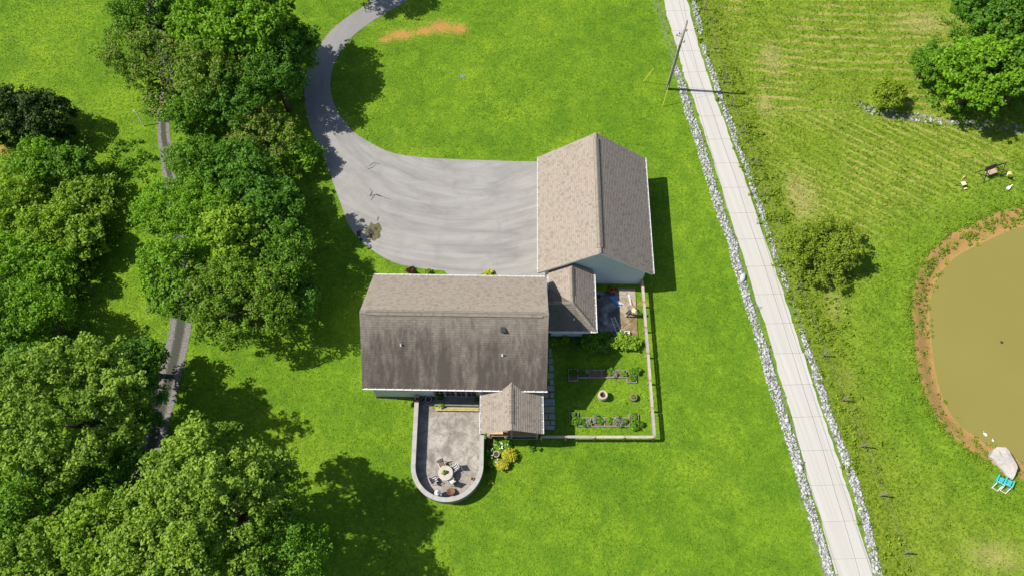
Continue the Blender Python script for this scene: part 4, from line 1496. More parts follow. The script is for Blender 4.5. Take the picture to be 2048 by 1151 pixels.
# mown lawn
x, y = in_view(430000, rng)
lawn = keep_grass(x, y, 0.0) & (x < xat(LR, y) + 0.6)
tone = 0.5 * value_noise(x, y, 1.6, 3) + 0.5 * value_noise(x, y, 0.4, 4) + 0.35 * (value_noise(x, y, 7, 5) - .5) + 0.3 * (value_noise(x, y, 3.1, 6) - .5)
fx = ground_fields(x, y)
lawn &= (rng.random(len(x)) > 1.1 * fx['dirt']) & (rng.random(len(x)) > 0.75 * fx['gravel'])
x, y, tone = x[lawn], y[lawn], tone[lawn]
v, idx, tn_ = blades(x, y, np.zeros(len(x)), 0.06, 0.14, 0.095, rng, tone)
tag(raw_mesh('lawn_grass', v, 3, idx, GRASS_B, attrs={'tone': ('FACE', tn_)}), 'short mown green lawn around the house', None, kind='stuff')
# rough field
x, y = in_view(330000, rng)
f = ground_fields(x, y)
k = (x > xat(LR, y) + 0.5) & keep_grass(x, y)
lines = np.sin((f['row'] + 1.1 * (value_noise(x, y, 1.8, 8) - .5)) * 7.6)
k &= (f['bank'] < 0.5) & ((f['creek'] < .5) | (rng.random(len(x)) < .5)) & (f['dirt'] < .6)
tone = 0.30 + 0.35 * (value_noise(x, y, 1.2, 10) - .5) + 0.34 * lines * f['field'] * (f['rowy'] + .1) + 0.10 * f['field'] + 0.35 * (value_noise(x, y, 0.5, 12) - .5) + .45 * f['dry']
x, y, tone, zz, fl = x[k], y[k], tone[k], f['z'][k], f['field'][k]
v, idx, tn_ = blades(x, y, zz, 0.13, 0.2, 0.10, rng, tone)
tag(raw_mesh('field_grass', v, 3, idx, FIELD_B, attrs={'tone': ('FACE', tn_)}), 'rough mown hay field with dry streaks', None, kind='stuff')


def weed_patch(name, label, x, y, z, h, per, leaf, m, g, rc=0.25):
    c = np.stack([x, y, z + h * 0.5 * (0.4 + 0.8 * g.random(len(x)))], 1)
    r_ = rc * (0.5 + g.random(len(x)))
    v, idx, tone = leaf_cloud(c, r_, per, leaf, g)
    tag(raw_mesh(name, v, 4, idx, m, attrs={'tone': ('FACE', tone)}), label, None, kind='stuff')


# verge weeds right of the lane, thick near the willow
x, y = in_view(60000, rng)
f = ground_fields(x, y)
dr = x - xat(LR, y)
p_ = f['verge'] * (0.04 + 0.25 * sstep(0.45, 0.7, value_noise(x, y, 1.5, 21)))
for px, py, rr in ((1612, 612, 2.6), (1560, 440, 1.8), (1580, 540, 2.0), (1635, 650, 2.0), (1545, 400, 1.2)):
    c = G(px, py)
    p_ = np.maximum(p_, 0.6 * np.exp(-((x - c.x) ** 2 + (y - c.y) ** 2) / rr ** 2) * (dr > 0.15))
p_ = np.maximum(p_, 0.30 * np.exp(-((dist_line(x, y, CREEK) - .35) / .4) ** 2))
p_ = np.maximum(p_, 0.10 * (dr > .2) * (dr < 1.4) * (value_noise(x, y, .9, 24) > .5))
p_ = np.maximum(p_, 0.18 * (np.abs(dr - 0.25) < 0.3) * (value_noise(x, y, 1.1, 22) > .45))
k = (rng.random(len(x)) < p_) & (y > 2) & (y < 70)
weed_patch('verge_weeds', 'tangled weeds between the gravel and the wire fence', x[k], y[k], f['z'][k], 0.25, 20, 0.15, LEAF['weed'], rng)
# left verge scraps between lane and gravel
x, y = in_view(60000, rng)
dl = xat(LL, y) - x
k = (rng.random(len(x)) < np.where(dl < .4, .30, .12)) & (dl > -0.08) & (dl < 1.3) & (value_noise(x, y, 1.0, 23) > np.where(dl < .4, .42, .56))
weed_patch('lane_edge_grass', 'low grass creeping over the west edge of the concrete lane', x[k], y[k], np.zeros(k.sum()), 0.1, 12, 0.1, LEAF['weed'], rng, 0.14)
# pond bank plants
x, y = rng.uniform(24, 62, 90000), rng.uniform(6, 60, 90000)
f = ground_fields(x, y)
dp = dist_line(x, y, POND, True)
out = ~in_poly(x, y, POND)
north = sstep(G(1870, 640).y, G(1950, 480).y, y)
p_ = out * (np.exp(-((dp - 2.35) / 0.35) ** 2) * 0.35 * (value_noise(x, y, 0.7, 33) > .35) + np.exp(-((dp - 1.2) / 0.4) ** 2) * (0.16 + 0.35 * north) * (value_noise(x, y, 0.8, 31) > .4) + (dp < 2.2) * 0.10 * (value_noise(x, y, 1.3, 35) > .45))
k = rng.random(len(x)) < p_
weed_patch('bank_plants', 'low weeds growing on the orange clay bank of the pond', x[k], y[k], f['z'][k], 0.12, 14, 0.11, LEAF['weed'], rng, 0.17)
# undergrowth under the woods
x, y = in_view(40000, rng)
p_ = np.zeros(len(x))
for px, py, rr in ((100, 330, 4), (60, 420, 5), (130, 450, 5), (60, 560, 5), (130, 560, 3.5), (60, 660, 5), (120, 880, 6), (60, 1000, 7), (230, 1040, 5), (420, 1080, 6), (560, 1110, 3), (420, 180, 5), (520, 120, 5), (420, 330, 4), (500, 420, 5), (380, 500, 4), (470, 590, 4.5), (300, 60, 4), (1990, 90, 5), (2050, 160, 4), (1930, 190, 4), (300, 730, 1.5), (300, 800, 1.5), (265, 330, 2.0), (245, 300, 1.5)):
    c = G(px, py)
    p_ = np.maximum(p_, np.exp(-(((x - c.x) ** 2 + (y - c.y) ** 2) / rr ** 2) ** 2))
k = (rng.random(len(x)) < p_ * 0.55) & (dist_line(x, y, TRACK) > 1.1) & ~in_poly(x, y, DRIVE)
weed_patch('undergrowth', 'dark brush on the floor of the woods', x[k], y[k], np.zeros(k.sum()), 0.7, 26, 0.2, LEAF['mid'], rng, 0.4)

# brush that fills the west thicket between the saplings
x, y = in_view(30000, rng)
p_ = np.zeros(len(x))
for px, py, rr in ((40, 345, 2.2), (110, 360, 2.2), (190, 370, 1.8), (40, 440, 3.2), (130, 430, 3), (195, 440, 1.8), (60, 520, 3.2), (150, 520, 2.4), (40, 590, 3), (120, 590, 2), (20, 690, 2.6)):
    c = G(px, py)
    p_ = np.maximum(p_, np.exp(-(((x - c.x) ** 2 + (y - c.y) ** 2) / rr ** 2) ** 2))
k = rng.random(len(x)) < p_ * 0.85
x, y = x[k], y[k]
hh = 0.5 + 2.6 * value_noise(x, y, 1.3, 51) ** 1.3 * (0.5 + .5 * rng.random(len(x)))
c = np.stack([x, y, hh], 1)
v, idx, tone = leaf_cloud(c, 0.28 + .3 * rng.random(len(x)), 20, 0.2, rng, ctone=np.clip(value_noise(x, y, 1.0, 52) * 1.2 - .1, 0, 1))
tag(raw_mesh('thicket_brush', v, 4, idx, LEAF['olive'], attrs={'tone': ('FACE', tone)}), 'pale tangled brush between the saplings of the west thicket', None, kind='stuff')

# ------------------------------------------------------------------ stones
ICO_T = (1 + 5 ** .5) / 2
ICO_V = np.array([(-1, ICO_T, 0), (1, ICO_T, 0), (-1, -ICO_T, 0), (1, -ICO_T, 0), (0, -1, ICO_T), (0, 1, ICO_T), (0, -1, -ICO_T), (0, 1, -ICO_T), (ICO_T, 0, -1), (ICO_T, 0, 1), (-ICO_T, 0, -1), (-ICO_T, 0, 1)]) / 1.9
ICO_F = np.array([(0, 11, 5), (0, 5, 1), (0, 1, 7), (0, 7, 10), (0, 10, 11), (1, 5, 9), (5, 11, 4), (11, 10, 2), (10, 7, 6), (7, 1, 8), (3, 9, 4), (3, 4, 2), (3, 2, 6), (3, 6, 8), (3, 8, 9), (4, 9, 5), (2, 4, 11), (6, 2, 10), (8, 6, 7), (9, 8, 1)])


def stone_mesh(x, y, z, s, g):
    n = len(x)
    v = ICO_V[None] * (1 + 0.28 * g.normal(size=(n, 12, 1))) * (s[:, None, None] * (0.7 + 0.6 * g.random((n, 1, 3))))
    a = g.random(n) * 2 * math.pi
    c, sn = np.cos(a)[:, None], np.sin(a)[:, None]
    vx, vy = v[:, :, 0] * c - v[:, :, 1] * sn, v[:, :, 0] * sn + v[:, :, 1] * c
    v = np.stack([vx + x[:, None], vy + y[:, None], v[:, :, 2] * 0.75 + (z + s * 0.25)[:, None]], -1)
    f = ICO_F[None] + (np.arange(n) * 12)[:, None, None]
    return v.reshape(-1, 3), f.reshape(-1), np.repeat(g.random(n), 20)


t = NT('limestone_riprap')
tn_ = t.attr('tone')
rc_ = t.ramp(tn_, [(0.0, (0.17, 0.165, 0.165)), (0.45, (0.34, 0.335, 0.34)), (1.0, (0.47, 0.465, 0.46))])
RIP = t.surf(rc_, 0.9, t.bump(t.noise(t.pos(), 12, 3), 0.3, 0.02), 0.2)

STRIP_L = [(132, 1349, 1357, .8), (145, 1347, 1362, 1), (185, 1359, 1376, 1), (225, 1369, 1386, 1), (265, 1383, 1404, 1), (330, 1402, 1422, 1), (400, 1424, 1444, 1), (440, 1437, 1458, 1), (485, 1456, 1475, 1), (530, 1463, 1484, 1), (575, 1479, 1497, 1), (620, 1492, 1510, .75), (665, 1506, 1526, .8), (700, 1517, 1538, 1), (760, 1531, 1556, 1), (820, 1551, 1573, .9), (880, 1571, 1594, .8), (943, 1590, 1609, 1), (1000, 1606, 1626, .9), (1040, 1618, 1638, 1), (1130, 1646, 1665, 1), (1180, 1660, 1678, 1)]
STRIP_R = [(-20, 1379, 1392, 1), (10, 1383, 1396, 1), (50, 1393, 1405, 1), (66, 1398, 1406, .6), (74, 1400, 1406, 0), (86, 1400, 1408, 0), (92, 1402, 1411, 1), (110, 1408, 1416, 1), (150, 1421, 1432, 1), (190, 1434, 1445, 1), (235, 1449, 1465, 1), (300, 1473, 1484, .8), (360, 1497, 1508, .7), (379, 1503, 1511, .6), (415, 1515, 1529, .9), (440, 1522, 1533, .5), (470, 1534, 1544, .3), (520, 1548, 1560, .55), (560, 1562, 1574, .7), (578, 1572, 1580, .5), (585, 1575, 1580, 0), (655, 1598, 1605, 0), (662, 1600, 1609, .7), (704, 1609, 1623, 1), (734, 1621, 1636, 1), (780, 1635, 1652, 1), (826, 1649, 1665, 1), (870, 1666, 1682, 1), (935, 1690, 1708, 1), (990, 1708, 1728, 1), (1050, 1724, 1743, 1), (1130, 1743, 1761, 1), (1180, 1757, 1775, 1)]


def strip_stones(st, n, g):
    st = np.array(st)
    py = g.uniform(st[0, 0], st[-1, 0], n)
    xl, xr, d = (np.interp(py, st[:, 0], st[:, i]) for i in (1, 2, 3))
    px = xl + (xr - xl) * (.06 + .86 * g.random(n)) + g.normal(size=n) * 0.8
    k = g.random(n) < d
    P = np.array([G2(a, b) for a, b in zip(px[k], py[k])])
    return P[:, 0], P[:, 1]


for nm, st, n, lab in (('riprap_gravel', STRIP_L, 4700, 'pale limestone rubble along the west side of the lane'), ('riprap_gravel', STRIP_R, 4300, 'pale limestone rubble along the east side of the lane')):
    x, y = strip_stones(st, n, rng)
    s = 0.045 + 0.085 * rng.random(len(x)) ** 2.0
    v, idx, tone = stone_mesh(x, y, np.zeros(len(x)), s, rng)
    tag(raw_mesh(nm, v, 3, idx, RIP, attrs={'tone': ('FACE', tone)}), lab, None, kind='stuff')
x, y = [], []
for a, b in zip(CREEK[:-1], CREEK[1:]):
    for k in range(30):
        u = rng.random()
        x.append(a[0] + (b[0] - a[0]) * u + rng.normal() * .3)
        y.append(a[1] + (b[1] - a[1]) * u + rng.normal() * .30)
x, y = np.array(x), np.array(y)
s = 0.06 + 0.13 * rng.random(len(x)) ** 2
v, idx, tone = stone_mesh(x, y, ground_fields(x, y)['z'], s, rng)
tag(raw_mesh('creek_gravel', v, 3, idx, RIP, attrs={'tone': ('FACE', tone * .65)}), 'pale stones lying in the dry creek below the trees', None, kind='stuff')
# biggest single stones along the lane
BIG = [(1487, 557, .42, 'broad flat pale rock lying in the west rubble, halfway up the lane'), (1572, 840, .24, 'white boulder in the west rubble beside the lower lane'),
       (1600, 935, .24, 'whitish rock in the west rubble near the second fence post from the bottom'), (1647, 800, .22, 'round white rock in the east rubble'),
       (1752, 1135, .24, 'white rock in the east rubble at the bottom edge of the photo'), (1719, 1017, .24, 'upright pale rock in the east rubble near the bottom'), (1695, 927, .22, 'squarish pale rock in the east rubble by the grass')]
for px, py, s, lab in BIG:
    c = G(px, py)
    v, idx, tone = stone_mesh(np.array([0.]), np.array([0.]), np.array([0.02]), np.array([s]), rng)
    o = raw_mesh('rock', v, 3, idx, RIP, attrs={'tone': ('FACE', tone * 0 + .9)})
    o.location = c
    tag(o, lab, 'rock', 'larger rocks in the lane rubble')
# the great flat rock on the pond shore
rk = MB()
top_px = [(1985.5, 907), (1990, 897), (1996, 893), (2012, 893.5), (2018, 900), (2027, 915), (2034, 928), (2035.5, 934), (2031, 948), (2026, 957), (2015, 950), (2004, 936), (1996, 928), (1990, 919), (1983, 913)]
zt = [0.42, .5, .55, .55, .5, .5, .5, .5, .42, .3, .26, .28, .3, .32, .3]
tp = [G(a, b, z) for (a, b), z in zip(top_px, zt)]
cc = sum(tp, Vector()) / len(tp)
n_ = len(tp)
mid = [cc.lerp(p_, .55) + Vector((0, 0, .05 + .03 * math.sin(i * 2.1))) for i, p_ in enumerate(tp)]
low = [Vector((cc.x + (p_.x - cc.x) * 1.04, cc.y + (p_.y - cc.y) * 1.04, p_.z - .1)) for p_ in tp]
bot = [Vector((cc.x + (p_.x - cc.x) * .93, cc.y + (p_.y - cc.y) * .93, -0.8)) for p_ in tp]
vs = [cc + Vector((0, 0, .06))] + mid + tp + low + bot
fs = [(0, 1 + i, 1 + (i + 1) % n_) for i in range(n_)]
for a in range(3):
    o_ = 1 + a * n_
    fs += [(o_ + i, o_ + n_ + i, o_ + n_ + (i + 1) % n_, o_ + (i + 1) % n_) for i in range(n_)]
rk.add([v_ - Vector((cc.x, cc.y, 0)) for v_ in vs], fs)
t = NT('great_rock')
p = t.obj()
n1 = t.noise(p, 1.6, 6, 0.7)
rkm = t.surf(t.mix(t.ramp(n1, [(0.35, 0), (0.65, 1)]), (0.30, 0.275, 0.255), (0.46, 0.42, 0.375)), 0.9, t.bump(n1, 0.5, 0.06), 0.2)
ro = rk.build('rock', rkm)
ro.location = (cc.x, cc.y, 0)
tag(ro, 'great flat pale rock slab sloping into the pond beside the turquoise chairs', 'rock')

# ------------------------------------------------------------------ garden fence
def garden_fence():
    f = thing('garden_fence', 'weathered wooden rail fence with flat cap boards around the kitchen garden', 'fence')
    pm = mat('tan_post', (0.34, 0.235, 0.12), 0.9, 0.2, 4)
    cmv = [mat('weathered_cap_%s' % n_, c, 0.85, 0.15, 3) for n_, c in (('pale', (0.37, 0.325, 0.28)), ('grey', (0.31, 0.285, 0.255)), ('tan', (0.40, 0.335, 0.27)))]
    rm = mat('weathered_rail', (0.27, 0.235, 0.195), 0.9, 0.2, 3)
    cx, cy = 11.85, 14.52
    ev = [(cx, cy + 2.43 * k) for k in range(6)] + [(cx, 28.85)]
    sv = [(cx, cy)] + [(cx - 2.45 * k, cy) for k in range(1, 4)] + [(2.45, cy)]
    pts = ev + sv[1:]
    for (a, b) in pts:
        p_ = MB()
        p_.box((a, b, 0.56), (0.15, 0.15, 1.16))
        p_.build('post', pm, f)
    for line, ax in ((ev, 1), (sv, 0)):
        for i in range(len(line) - 1):
            a, b = Vector((*line[i], 0)), Vector((*line[i + 1], 0))
            d = (b - a).normalized()
            L = (b - a).length
            out = Vector((1, 0, 0)) if ax else Vector((0, -1, 0))
            s, e = a + d * .085, b - d * .085
            c = MB()
            c.beam(s + out * .02 + Vector((0, 0, 1.13)), e + out * .02 + Vector((0, 0, 1.13)), 0.2, 0.04)
            c.build('cap_board', cmv[(i * 2 + ax) % 3], f)
            for z, hh in ((1.02, .16),):
                r_ = MB()
                r_.beam(s - out * .098 + Vector((0, 0, z)), e - out * .098 + Vector((0, 0, z)), 0.038, hh) if z > .9 else r_.beam(s + Vector((0, 0, z)), e + Vector((0, 0, z)), 0.038, hh)
                r_.build('rail', rm, f)
            # small knee braces on the garden side of the post
    return f


garden_fence()

# field fence: rough posts and wires
ff = thing('field_fence', 'old wire field fence on rough wooden posts east of the lane', 'fence')
FP = [(1408, 20), (1428, 98), (1447, 165), (1462, 212), (1481, 266), (1504, 330), (1528, 390), (1560, 482), (1594, 577), (1646, 712), (1683, 800), (1721, 892), (1759, 990), (1807, 1106), (1850, 1215)]
fm_ = mat('fence_post_wood', (0.19, 0.165, 0.14), 0.95, 0.3, 5)
tops = []
for i, q in enumerate(FP):
    c = G(*q)
    lx, lyv = rnd.uniform(-.12, .12), rnd.uniform(-.08, .08)
    b = MB()
    b.tube([(c.x, c.y, -.1), (c.x + lx * .5, c.y + lyv * .5, .7), (c.x + lx, c.y + lyv, 1.42)], [.07, .065, .055], 7)
    b.build('post', fm_, ff)
    tops.append((c, lx, lyv))
for zz in (1.3, 0.95, 0.6):
    b = MB()
    for (a, l0, m0), (c, l1, m1) in zip(tops[:-1], tops[1:]):
        b.tube([(a.x + l0 * zz / 1.4, a.y + m0 * zz / 1.4, zz), ((a.x + c.x) / 2, (a.y + c.y) / 2, zz - .04), (c.x + l1 * zz / 1.4, c.y + m1 * zz / 1.4, zz)], 0.006, 4, False)
    b.build('wire', mat('rusty_wire', (0.16, 0.13, 0.11), 0.7), ff)

# ------------------------------------------------------------------ utility pole
def utility_pole():
    b0 = G(1334, 178)
    u = thing('utility_pole', 'tall grey wooden utility pole standing in the grass at the west edge of the lane', 'utility pole', b0)
    Hh = 9.4
    p_ = MB()
    p_.tube([(0, 0, -.2), (0.02, 0, 3), (0.05, .02, 6.5), (0.08, 0.03, Hh)], [.165, .15, .125, .10], 12)
    p_.build('shaft', mat('pole_wood', (0.27, 0.24, 0.20), 0.9, 0.25, 3), u, True)
    dk = mat('dark_hardware', (0.07, 0.075, 0.08), 0.5)
    c = MB()
    c.tube([(-.13, -.1, 0.1), (-.11, -.08, 3), (-.07, -.06, 6.2)], .035, 8)
    c.build('conduit', mat('grey_conduit', (0.42, 0.42, 0.41), 0.6), u)
    top = MB()
    top.lathe([(0.0, .2), (.05, .18), (.065, .05), (.04, -.05), (0.02, -.1)], (.08, .03, Hh + .12), 10)
    top.build('insulator', mat('insulator', (0.18, 0.16, 0.15), 0.3), u, True)
    for z, dx, dy in ((7.9, -.32, .05), (7.6, -.5, .1), (6.9, .34, -.05), (8.3, .3, 0.03)):
        k = MB()
        k.beam((0.06, 0.02, z), (dx, dy, z + .05), .04, .04)
        k.tube([(dx, dy, z), (dx, dy, z + .28)], [.05, .035], 8)
        k.build('bracket', dk, u)
    t_ = MB()
    t_.tube([(0.0, -.17, 6.35), (0, -.17, 6.75)], .1, 10)
    t_.build('junction_box', dk, u)
    # guy wires down to ground anchors, lower ends in yellow guards
    for ax, ay, zt_ in ((1325, 214, 6.6), (1286, 164, 8.6)):
        a = G(ax, ay) - b0
        e = Vector((0.06, 0.02, zt_))
        w = MB()
        w.tube([a, e], .011, 5, False)
        w.build('guy_wire', dk, u)
        d = (e - a).normalized()
        gm = MB()
        gm.tube([a + d * .05, a + d * 2.5], .032, 8)
        gm.build('guy_guard', mat('yellow_plastic', (0.62, 0.55, 0.06), 0.5, 0.08), u)
    # service wires to the next poles
    for z, q, sag in ((Hh + .05, Vector((16.5, 130, 9.5)), 1.2), (6.7, G(1712, 1260, 6.6), .5)):
        s = Vector((.06, .02, z))
        e = q - b0
        w = MB()
        w.tube([s.lerp(e, k / 12) - Vector((0, 0, sag * 4 * (k / 12) * (1 - k / 12))) for k in range(13)], .012, 5, False)
        w.build('wire', dk, u)
    return u


utility_pole()

# white marker post in the west lawn
c = G(288, 252)
wpt = MB()
wpt.tube([(0, 0, 0), (-.05, .2, .9), (-.12, .42, 1.85)], [.06, .055, .055], 8)
wpt.tube([(-.12, .42, 1.85), (-.2, .46, 1.95), (-.3, .45, 1.9)], .045, 8)
o = wpt.build('marker_post', mat('white_plastic', (0.75, 0.76, 0.74), 0.5, 0.05))
o.location = c
tag(o, 'thin white leaning post on the west lawn beside the track', 'post')
c = G(925, 153)
b = MB()
b.lathe([(0, .07), (.2, .06), (.27, 0.0)], (0, 0, 0), 12, sx=1.2, sy=.8)
b.box((-.25, -.05, .03), (.16, .14, .06))
o = b.build('utility_cover', mat('blue_grey_cover', (0.16, 0.19, 0.22), 0.6))
o.location = c
tag(o, 'small blue grey cover set in the big front lawn', 'utility cover')

# ------------------------------------------------------------------ stepping stones east of the house
FLAG = [(45, 75, 100, 135), (45, 78, 140, 165), (45, 78, 172, 205), (35, 95, 222, 288), (48, 105, 300, 375), (28, 108, 390, 462), (58, 105, 475, 540), (20, 110, 557, 615), (-40, 42, 635, 695), (65, 108, 632, 695), (-40, 117, 710, 790), (-30, 117, 800, 872), (-40, 33, 888, 955), (47, 120, 888, 960), (-40, 57, 972, 1025), (68, 117, 972, 1022), (-40, 117, 1035, 1080)]
path = tag(bpy.data.objects.new('stone_path', None), kind='structure')
COL.objects.link(path)
fmx = [mat('flagstone_%s' % n_, c, 0.9, 0.25, 2, 0.2, 0, 0.3, 12) for n_, c in (('grey', (0.28, 0.27, 0.25)), ('blue', (0.24, 0.26, 0.29)), ('brown', (0.30, 0.26, 0.20)))]
for i, (a, b_, c_, d_) in enumerate(FLAG):
    j = lambda: rnd.uniform(-4, 4)
    pts = [G2(1090 + (u + j()) / 6.06, 680 + (v_ + j()) / 6.06) for u, v_ in ((a, c_), ((a + b_) / 2, c_ + j() * .5), (b_, c_), (b_, (c_ + d_) / 2), (b_, d_), ((a + b_) / 2, d_), (a, d_), (a, (c_ + d_) / 2))]
    s = MB()
    s.prism(pts, -.03, 0.05 + rnd.uniform(-.01, .012), bottom=False)
    s.build('flagstone', fmx[i % 3], path, bevel=.012)

# ------------------------------------------------------------------ courtyard
t = NT('wet_shaded_concrete')
p = t.pos()
n1 = t.noise(p, 1.1, 5, 0.6, 0.3)
dcm = t.surf(t.mix(t.ramp(n1, [(0.42, 0), (0.66, 1)]), (0.075, 0.075, 0.078), (0.30, 0.30, 0.30)), 0.55, t.bump(n1, .1, .02), 0.35)  # dark tone mixes wetness with the annex's shade, put into the colour
t = NT('algae_brown_concrete')
p = t.pos()
n1 = t.noise(p, 0.9, 5, 0.65, 0.6)
n2 = t.noise(p, 5, 4, 0.7)
yy = t.n('SeparateXYZ', {0: p}).outputs[1]
cl = t.ramp(t.math('ADD', n1, t.math('MULTIPLY', t.math('SUBTRACT', yy, 25.5), 0.06)), [(0.42, 0), (0.58, 1)])
bcm = t.surf(t.mix(t.ramp(n2, [(0.3, 0.4), (0.6, 0)]), t.mix(cl, (0.17, 0.115, 0.045), (0.35, 0.295, 0.225)), (0.15, 0.12, 0.08)), 0.75, t.bump(n2, .1, .02), 0.3)
cy_ = tag(bpy.data.objects.new('courtyard', None), kind='structure')
COL.objects.link(cy_)
b = MB()
b.prism([G2(1184, 582), G2(1236, 582), G2(1238, 673), G2(1184, 673)], -.03, 0.03, bottom=False)
b.build('slab', dcm, cy_)
b = MB()
b.prism([G2(1236.5, 577), G2(1270, 577.5), G2(1276, 677), G2(1238.6, 675)], -.03, 0.09, bottom=False)
b.build('slab', bcm, cy_)
c = G(1211, 645.5, .03)
b = MB()
b.box((c.x, c.y, .05), (.36, .36, .04))
tag(b.build('paver', mat('cap_stone', (0.345, 0.33, 0.305))), 'single pale square paver on the wet shaded courtyard', 'paver')

# tarp
def tarp():
    px = [(65, 320), (100, 300), (140, 290), (210, 300), (230, 350), (238, 385), (270, 395), (320, 430), (370, 465), (320, 475), (265, 510), (240, 525), (180, 450), (120, 380)]
    P_ = [(1210 + a / 9.59, 560 + b_ / 9.59) for a, b_ in px]
    c = G(1224, 602, .05)
    g = random.Random(8)
    tm = [mat('blue_tarp', (0.06, 0.24, 0.50), 0.45, 0.25, 5, 0.5), mat('white_tarp', (0.66, 0.68, 0.70), 0.45, 0.1, 5, 0.5)]
    b = MB()
    ctr = [(1223, 597), (1226, 602), (1231, 605), (1238, 607)]
    ring = [G(a, b_, .06 + g.uniform(0, .1)) - c for a, b_ in P_]
    # strips between the outline and a crumpled spine
    n_ = len(ring)
    inner = []
    for i, (a, b_) in enumerate(P_):
        q = min(ctr, key=lambda w: (w[0] - a) ** 2 + (w[1] - b_) ** 2)
        inner.append(G(a * .45 + q[0] * .55, b_ * .45 + q[1] * .55, .16 + g.uniform(0, .22)) - c)
    core = [G(q[0], q[1], .22) - c for q in ctr]
    low_ = [Vector((q.x * 1.02, q.y * 1.02, -.02)) for q in ring]
    b.add(ring + inner + low_, [(i, (i + 1) % n_, n_ + (i + 1) % n_, n_ + i) for i in range(n_)] + [(2 * n_ + i, 2 * n_ + (i + 1) % n_, (i + 1) % n_, i) for i in range(n_)])
    for i in range(len(b.f)):
        b.mi[i] = 1 if (i % n_) in (5, 6, 7, 8, 9) else 0  # faces near the east end get the white material, the rest blue
    k0 = len(b.f)
    b.add(inner + [sum(core, Vector()) / 4], [(i, (i + 1) % n_, n_) for i in range(n_)])
    for i in range(n_):
        b.mi[k0 + i] = 1 if i in (6, 7, 8) else 0
    o = b.build('tarp', tm)
    o.location = c
    tag(o, 'crumpled blue tarpaulin with a white east end on the courtyard', 'tarpaulin')


tarp()

# lawn mower, small pot, ladder, white crate
def mower():
    c = G(1223, 581.5, 0.03)
    m = thing('lawn_mower', 'red and black push mower parked in the garage shade', 'lawn mower', c, R(160))
    red, blk = mat('red_paint', (0.45, 0.05, 0.03), 0.35, 0.08), mat('black_plastic', (0.02, 0.02, 0.022), 0.5)
    b = MB()
    b.lathe([(0.0, .24), (.2, .24), (.27, .2), (.3, .08), (.29, .08)], (0, 0, 0), 18, sx=1.15)
    b.build('deck', red, m, True)
    b = MB()
    b.lathe([(0, .42), (.09, .41), (.13, .36), (.13, .24)], (.03, 0, 0), 14)
    b.build('engine', blk, m, True)
    for x in (-.3, .3):
        for y in (-.27, .27):
            w = MB()
            w.lathe([(.03, -.03), (.09, -.03), (.095, 0), (.09, .03), (.03, .03)], (0, 0, 0), 12)
            o = w.build('wheel', blk, m)
            o.location = (x, y, .095)
            o.rotation_euler = (R(90), 0, 0)
    b = MB()
    for y in (-.2, .2):
        b.tube([(-.28, y, .15), (-.75, y, .85)], .014, 6)
    b.tube([(-.75, -.2, .85), (-.75, .2, .85)], .016, 6)
    b.build('handle', blk, m)


mower()


def pot(px, py, z, r, h, m, label, soil=True, plant=None, rim=1.0, seed=1, name='plant_pot', cat='plant pot', pm=None, prad=None, ph=None):
    c = G(px, py, z)
    o = thing(name, label, cat, c)
    b = MB()
    b.lathe([(0, 0), (r * .7, 0), (r * .95, h * .75), (r * 1.05 * rim, h * .8), (r * 1.05 * rim, h), (r * .85, h), (r * .8, h * .82), (0, h * .82)], (0, 0, 0), 20)
    b.build('pot', m, o, True)
    if plant:
        g = np.random.default_rng(seed)
        n_ = 10
        cp = g.normal(size=(n_, 3)) * np.array([1, 1, .5]) * (prad or r) * .5
        cp[:, 2] = np.abs(cp[:, 2]) + h + (ph or .05)
        v, idx, tone = leaf_cloud(cp, np.full(n_, (prad or r) * .45), 26, .11, g)
        raw_mesh('foliage', v, 4, idx, LEAF[plant], o, {'tone': ('FACE', tone)})
    else:
        s = MB()
        s.lathe([(0, h * .85), (r * .82, h * .85)], (0, 0, 0), 16)
        s.build('soil', mat('soil', (0.06, 0.042, 0.03), 0.95, 0.4, 8), o)
    return o


TERRA = mat('terracotta', (0.30, 0.20, 0.13), 0.85)
STONEP = mat('pale_stone_pot', (0.42, 0.37, 0.30), 0.85, 0.15, 4)
BLK = mat('black_plastic', (0.02, 0.02, 0.022))
pot(1197.6, 594, .03, .16, .25, BLK, 'small black pot alone on the dark courtyard')

c = G(1232.5, 653, .05)
d2 = G(1240, 671, .05) - G(1226, 636, .05)
lad = thing('ladder', 'aluminium ladder lying on the edge of the dark courtyard', 'ladder', c, math.atan2(d2.y, d2.x))
alu = mat('aluminium', (0.62, 0.63, 0.65), 0.35, 0.08, 2, 0.5)
for s in (-1, 1):
    b = MB()
    b.beam((-.95, s * .17, .1), (.95, s * .21, .16), .06, .03)
    b.build('rail', alu, lad)
for k in range(7):
    b = MB()
    u = -.8 + k * .27
    b.tube([(u, -.17 - .02 * (u + .95), .1 + .03 * (u + .95)), (u, .17 + .02 * (u + .95), .1 + .03 * (u + .95))], .018, 6)
    b.build('rung', alu, lad)
c = G(1253.8, 668, .09)
cr = thing('crate', 'white open crate with dark contents at the end of the brown slab', 'crate', c, R(3))
b = MB()
for s in (-1, 1):
    b.box((s * .2, 0, .15), (.035, .44, .3))
    b.box((0, s * .2025, .15), (.365, .035, .298))
b.box((0, 0, .02), (.36, .36, .03))
b.build('box', mat('white_plastic', (0.75, 0.76, 0.74)), cr)
b = MB()
b.ball((-.06, .04, .14), .11, .09, .1)
b.ball((.08, -.06, .12), .09, .08, .1)
b.build('contents', BLK, cr, True)

# ------------------------------------------------------------------ raised garden beds
bedm = mat('grey_bed_board', (0.30, 0.285, 0.26), 0.9, 0.2, 3)
soilm = mat('soil', (0.06, 0.042, 0.03))
soil2 = mat('dry_soil', (0.15, 0.095, 0.06), 0.95, 0.35, 6, 0.1, 0, 0.5, 14)


